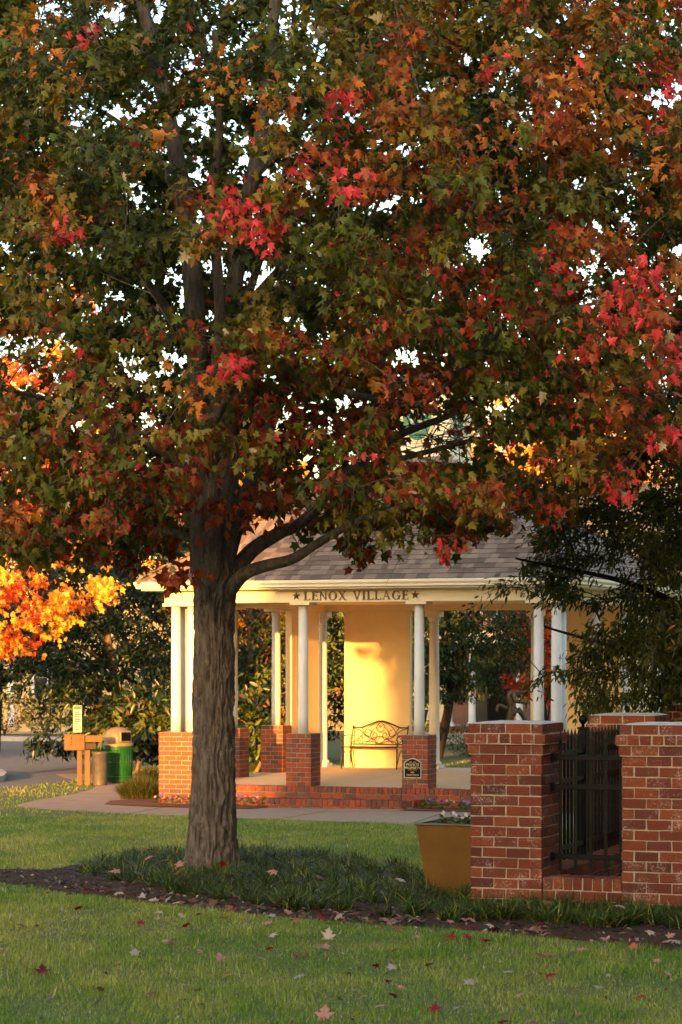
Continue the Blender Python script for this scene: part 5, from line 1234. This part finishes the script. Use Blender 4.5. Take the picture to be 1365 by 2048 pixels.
# keep clear of the trunk and the pillars
k = (np.hypot(cl[:, 0] - TB[0], cl[:, 1] - TB[1]) > .30)
for pc_ in (PA, PB): 
    d = np.stack([(cl[:, 0] - pc_.x) * UX.x + (cl[:, 1] - pc_.y) * UX.y, (cl[:, 0] - pc_.x) * VX.x + (cl[:, 1] - pc_.y) * VX.y], 1); k &= (np.abs(d).max(1) > .34)
cl = cl[k]; nbld = 52; m_ = len(cl) * nbld
P = np.repeat(np.column_stack([cl, gv(cl[:, 1])]), nbld, axis=0); P[:, :2] += RNG.normal(0, .03, (m_, 2)); a = RNG.uniform(0, 2 * np.pi, m_)
h = RNG.uniform(.06, .20, m_) * np.repeat(RNG.uniform(.75, 1.15, len(cl)), nbld); l = RNG.uniform(.03, .30, m_)
cc = np.array([.019, .037, .006]) * RNG.uniform(.4, 2.0, (m_, 1)) * np.repeat(RNG.uniform(.5, 1.7, len(cl)), nbld)[:, None] + np.array([.06, .06, .005]) * RNG.random((m_, 1)) ** 3; s_ = RNG.random(m_) < .08; cc[s_] = np.array([.30, .28, .07]) * RNG.uniform(.6, 1.1, (s_.sum(), 1))
V_, F_, C2 = blades(P, h, np.stack([np.cos(a), np.sin(a)], 1) * l[:, None], RNG.uniform(.007, .013, m_), cc, 3, .5)
o = link('liriope_border', fast_mesh('liriope_border', V_, F_, M['strap'], C2)); tag(o, 'dense dark green liriope round the maple trunk and pillars', 'ground cover', None, 'stuff')
# mulch chips
X, Y = scatter(9000, 17.2, 26, .8); k = in_poly(X, Y, BED); X, Y = X[k], Y[k]; m_ = len(X); a = RNG.uniform(0, 6.28, m_)
D = np.stack([np.cos(a), np.sin(a), RNG.normal(0, .25, m_)], 1); Nn = norm(np.array([0, 0, 1]) + RNG.normal(0, .5, (m_, 3))); cc = np.array([.055, .034, .024]) * RNG.uniform(.3, 1.9, (m_, 1))
CHIP_V = np.array([(-.15, 0, 0), (.15, .05, 0), (.12, 1, 0), (-.1, .9, 0), (0, .5, .18)]); CHIP_F = np.array([(0, 1, 4), (1, 2, 4), (2, 3, 4), (3, 0, 4)])
V_, F_, C2 = leaf_arrays(CHIP_V, CHIP_F, np.stack([X, Y, gv(Y) + .012], 1), D, Nn, RNG.uniform(.025, .07, m_), cc)
o = link('mulch_chips', fast_mesh('mulch_chips', V_, F_, M['blade'], C2)); tag(o, 'scattered bark chips on the dark mulch bed', 'mulch', None, 'stuff')
# ornamental grass mound by the pavilion corner
def mound(base, rx, n_, hh, label, cols, grp):
    r = empty('grass_mound', base); tag(r, label, 'grass', grp); a = RNG.uniform(0, 2 * np.pi, n_); q = np.sqrt(RNG.random(n_)); P = np.stack([np.cos(a) * q * rx * .55, np.sin(a) * q * rx * .4, np.zeros(n_)], 1)
    h = RNG.uniform(hh * .5, hh, n_) * (1.1 - .4 * q); a2 = a + RNG.normal(0, .7, n_); l = RNG.uniform(.1, .5, n_) * rx * (.4 + q * .7); cc = np.array(cols) * RNG.uniform(.5, 1.5, (n_, 1)); s_ = RNG.random(n_) < .2; cc[s_] = np.array([.16, .13, .04]) * RNG.uniform(.6, 1.2, (s_.sum(), 1))
    V_, F_, C2 = blades(P, h, np.stack([np.cos(a2), np.sin(a2)], 1) * l[:, None], RNG.uniform(.008, .014, n_), cc, 4, .5); o = link('blades', fast_mesh('blades', V_, F_, M['blade'], C2), r); o['kind'] = 'stuff'
b = on_ground(278, 1600); mound((b.x, b.y + .35, g(b.y)), .62, 3200, .52, 'olive ornamental grass mound at the left corner of the pavilion', (.05, .065, .015), 'ornamental grasses')
b = on_ground(300, 1566); mound((b.x - .05, b.y + .2, g(b.y)), .4, 1400, .42, 'dark grass tuft behind the ornamental grass mound', (.03, .045, .012), 'ornamental grasses')
b = on_ground(505, 1548); mound((b.x, b.y + 1.2, g(b.y)), .4, 900, .25, 'low sunlit grass tuft behind the left piers', (.07, .10, .02), 'ornamental grasses')
# pansies
PET = np.array([(0, 0, 0), (.3, .25, .03), (.28, .7, .05), (0, .85, .02), (-.28, .7, .05), (-.3, .25, .03)]); PETF = np.array([(0, i, i + 1) for i in range(1, 5)])
def pansy(base, label, grp, s=1.0, nl=26, nf=4, hue=None):
    r = empty('pansy_plant', base); tag(r, label, 'flower', grp); a = RNG.uniform(0, 6.28, nl); q = np.sqrt(RNG.random(nl)) * .09 * s; P = np.stack([np.cos(a) * q, np.sin(a) * q, RNG.uniform(.02, .13, nl) * s], 1)
    D = norm(np.stack([np.cos(a), np.sin(a), RNG.uniform(-.2, .8, nl)], 1)); Nn = norm(np.array([0, 0, 1.0]) + RNG.normal(0, .5, (nl, 3)))
    V_, F_, C2 = leaf_arrays(OVAL_V * np.array([1.5, 1, 1]), OVAL_F, P, D, Nn, RNG.uniform(.04, .075, nl) * s, np.array([.05, .10, .022]) * RNG.uniform(.6, 1.4, (nl, 1))); o = link('foliage', fast_mesh('foliage', V_, F_, M['blade'], C2), r)
    for k in range(nf):
        aa = RNG.uniform(0, 6.28); c = np.array([math.cos(aa) * .07 * s, math.sin(aa) * .07 * s - .02, RNG.uniform(.12, .17) * s]); col = hue or random.choice([(.16, .07, .42), (.10, .04, .34), (.30, .22, .55), (.45, .42, .60)])
        Dp = np.array([[math.cos(t), RNG.normal(0, .1), math.sin(t)] for t in np.arange(5) * 1.2566 + .3]); V_, F_, C2 = leaf_arrays(PET, PETF, np.tile(c, (5, 1)), Dp, np.tile([0, -1.0, .5], (5, 1)), np.full(5, .024 * s), np.tile(col, (5, 1)))
        link('flower', fast_mesh('flower', V_, F_, M['blade'], C2), r)
for k, (u, v) in enumerate(((-3.35, -.75), (-3.05, -.9), (-2.45, -.62), (-2.2, -.85), (-1.98, -.66), (-1.75, -.9), (-1.6, -.62), (-2.7, -.8))):
    p = PV + UX * u + VX * v; pansy((p.x, p.y, -.50), 'purple pansy in the red mulch left of the brick steps', 'pansies left of the steps', 1.15, 34, 3)
for k in range(13):
    p = PV + UX * (1.4 + k * .17) + VX * (-.62 - .3 * (k % 3) / 2); pansy((p.x, p.y, -.50), 'purple pansy in the red mulch right of the brick steps', 'pansies right of the steps', 1.15, 34, 3)
for k in range(10):
    p = plr.location + UX * (-.20 + .10 * (k % 5)) + VX * (-.12 + .26 * (k // 5)); pansy((p.x, p.y, plr.location.z + hgt - .05), 'white and violet pansy growing in the gold planter', 'pansies in the planter', .85, 34, 3, random.choice([(.30, .22, .55), (.55, .52, .55), (.16, .07, .42)]))

# ------------------------------------------------------------------ fallen leaves
FALL = {'red': (.24, .012, .014), 'dark red': (.10, .008, .014), 'pink': (.42, .20, .17), 'pale': (.46, .36, .29), 'brown': (.13, .075, .05), 'orange': (.38, .12, .06), 'grey': (.32, .28, .25)}
fall_me = {}
for cn, c in FALL.items():
    for v in range(3):
        q = MAPLE_V.copy(); q[:, 1] -= .4; q[:, 2] = q[:, 2] * (1.2 if v else .5) + .25 * RNG.normal() * q[:, 0] * q[:, 1] + (.5 * q[:, 0] ** 2 if v == 1 else -.3 * q[:, 1] ** 2)
        q[:, 2] -= q[:, 2].min(); fall_me[cn, v] = fast_mesh('fallen_leaf', q, MAPLE_F, M['leaf'], np.tile(c, (len(q), 1)) * RNG.uniform(.85, 1.15, (len(q), 1)))
def fallen(px, py, cn, size, label, grp, tilt=.3, lift=.03):
    p = on_ground(px, py); o = link('fallen_leaf', fall_me[cn, random.randrange(3)]); o.location = (p.x, p.y, p.z + lift); o.scale = (size,) * 3
    o.rotation_euler = (random.uniform(-tilt, tilt) + (.35 if tilt < 1 else 0), random.uniform(-tilt, tilt), random.uniform(0, 6.28)); tag(o, label, 'leaf', grp); return o
o = fallen(657, 1878, 'pale', .105, 'large pale tan maple leaf standing up on the lawn', 'leaves fallen on the lawn', .1); o.rotation_euler = (1.1, .2, .1)
o = fallen(85, 1952, 'dark red', .095, 'dark crimson maple leaf alone on the lawn at far left', 'leaves fallen on the lawn', .1); o.rotation_euler = (.9, .1, .3)
o = fallen(650, 2040, 'pink', .105, 'pink maple leaf at the bottom edge of the lawn', 'leaves fallen on the lawn', .1); o.rotation_euler = (1.0, 0, -.1)
o = fallen(768, 2026, 'pink', .105, 'pink maple leaf lying near the bottom edge below a dark red one', 'leaves fallen on the lawn')
o = fallen(785, 2004, 'dark red', .08, 'dark red maple leaf just above the pink one near the bottom edge', 'leaves fallen on the lawn')
o = fallen(440, 1925, 'pink', .085, 'pink star shaped maple leaf left of the pale tan one', 'leaves fallen on the lawn', .1); o.rotation_euler = (.8, .1, .5)
o = fallen(1055, 1965, 'red', .09, 'bright red maple leaf on the lawn below the iron fence', 'leaves fallen on the lawn')
o = fallen(728, 2006, 'pink', .07, 'small pink curled leaf left of the dark red one near the bottom', 'leaves fallen on the lawn')
lawn_l = [(158, 1826, 'red'), (150, 1842, 'orange'), (317, 1834, 'pale'), (398, 1838, 'red'), (374, 1860, 'red'), (282, 1854, 'red'), (448, 1844, 'orange'), (548, 1880, 'pale'), (363, 1840, 'pale'), (535, 1855, 'pink'), (580, 1850, 'red'), (595, 1850, 'orange'), (690, 1862, 'red'),
          (640, 1905, 'orange'), (652, 1902, 'pink'), (600, 1965, 'grey'), (270, 1915, 'grey'), (302, 2000, 'brown'), (460, 1960, 'orange'), (415, 1890, 'brown'), (300, 1870, 'grey'), (205, 1850, 'brown'), (345, 1893, 'brown'), (594, 1922, 'red'), (612, 1918, 'orange'), (686, 1918, 'grey'),
          (790, 1912, 'red'), (903, 1884, 'red'), (935, 1884, 'red'), (968, 1890, 'red'), (975, 1892, 'red'), (783, 1944, 'grey'), (1018, 1955, 'grey'), (1040, 2003, 'pink'), (1100, 1920, 'orange'), (1080, 1922, 'red'), (1165, 1910, 'pink'), (1146, 1918, 'grey'), (1232, 1966, 'grey'), (1195, 1985, 'grey'),
          (1220, 1978, 'orange'), (1268, 1902, 'orange'), (1315, 1932, 'pink'), (1285, 2005, 'red'), (1103, 1962, 'red'), (1150, 1990, 'brown'), (1030, 1920, 'brown'), (870, 2028, 'red'), (1335, 1958, 'pink'), (1350, 1972, 'orange'), (730, 1900, 'brown'), (50, 1690, 'pink'), (265, 1684, 'red'), (733, 1735, 'pink'), (620, 1725, 'pink'),
          (690, 1690, 'red'), (830, 1695, 'pink'), (1250, 1930, 'pink'), (40, 1860, 'brown'), (520, 1930, 'grey'), (860, 1940, 'brown'), (200, 1990, 'brown'), (940, 1975, 'grey')]
for x, y, cn in lawn_l: fallen(x, y, cn, random.uniform(.055, .085), f'small fallen {cn} maple leaf lying on the mown lawn', 'leaves fallen on the lawn')
for k in range(95):
    t = random.random(); x = 160 + 1200 * t; y = np.interp(x, [0, 300, 500, 700, 900, 1100, 1365], [1760, 1806, 1828, 1846, 1856, 1872, 1896]) + random.gauss(-6, 7) * (.5 + t); cn = random.choice(['pink', 'pink', 'pale', 'brown', 'brown', 'dark red', 'red', 'grey'])
    fallen(x, y, cn, random.uniform(.06, .1), f'fallen {cn} maple leaf on the mulch edge', 'leaves fallen on the mulch', .5, .02)
for x, y, cn in ((330, 1745, 'brown'), (360, 1752, 'pink'), (445, 1752, 'red'), (300, 1738, 'orange'), (360, 1770, 'pink'), (545, 1772, 'pink'), (1150, 1795, 'pink'), (1095, 1840, 'pink'), (1240, 1850, 'pink'), (640, 1785, 'brown'), (230, 1770, 'pink'), (800, 1790, 'pale')):
    fallen(x, y + 22, cn, .095, f'fallen {cn} maple leaf caught in the liriope leaves', 'leaves caught in the liriope', .5, .20)

# crumbled leaf litter, too small and too many to count
nl = 2600; X, Y = scatter(nl, 12.6, 26, .6); bedk = in_poly(X, Y, BED); front_ = np.interp(X / Y * F + 682.5, [0, 300, 500, 700, 900, 1100, 1365], [1766, 1809, 1830, 1846, 1858, 1877, 1904]); ypx = HZ + (EYE - gv(Y)) * F / Y
kp = (np.abs(ypx - front_ + 10) < 22) | (RNG.random(nl) < .14); X, Y = X[kp], Y[kp]; nl = len(X); a = RNG.uniform(0, 6.28, nl)
cc = np.array([FALL[k] for k in RNG.choice(['pink', 'brown', 'brown', 'grey', 'pale', 'red', 'dark red'], nl)]) * RNG.uniform(.5, 1.1, (nl, 1))
V_, F_, C2 = leaf_arrays(curl(MAPLE2_V, .9, .8, .4), MAPLE2_F, np.stack([X, Y, gv(Y) + .025], 1), np.stack([np.cos(a), np.sin(a), RNG.normal(0, .3, nl)], 1), norm(np.array([0, 0, 1.0]) + RNG.normal(0, .5, (nl, 3))), RNG.uniform(.02, .055, nl), cc)
o = link('leaf_litter', fast_mesh('leaf_litter', V_, F_, M['leaf'], C2)); tag(o, 'small crumbled leaf scraps on the lawn and along the mulch', 'leaf litter', None, 'stuff')
# every fallen leaf and pansy gets its place in the row, counted from the left
ORD = ['', 'second', 'third', 'fourth', 'fifth', 'sixth', 'seventh', 'eighth', 'ninth', 'tenth', 'eleventh', 'twelfth', 'thirteenth', 'fourteenth', 'fifteenth', 'sixteenth', 'seventeenth', 'eighteenth', 'nineteenth', 'twentieth']
TENS = ['', '', 'twenty', 'thirty']; UN = ['', 'first', 'second', 'third', 'fourth', 'fifth', 'sixth', 'seventh', 'eighth', 'ninth']
def ordinal(i):
    if i < 20: return ORD[i]
    a, b = divmod(i + 1, 10); return TENS[a] + ('-' + UN[b] if b else 'th')
same = {}
for o in list(COL.objects):
    if o.parent is None and 'label' in o.keys() and (o.name.startswith('fallen_leaf') or o.name.startswith('pansy')): same.setdefault(o['label'], []).append(o)
for lab, obs in same.items():
    if len(obs) < 2: continue
    obs.sort(key=lambda o: o.location.x / o.location.y)
    for i, o in enumerate(obs): o['label'] = lab + ', ' + ((ordinal(i) + ' from the left') if i else 'leftmost of its kind')
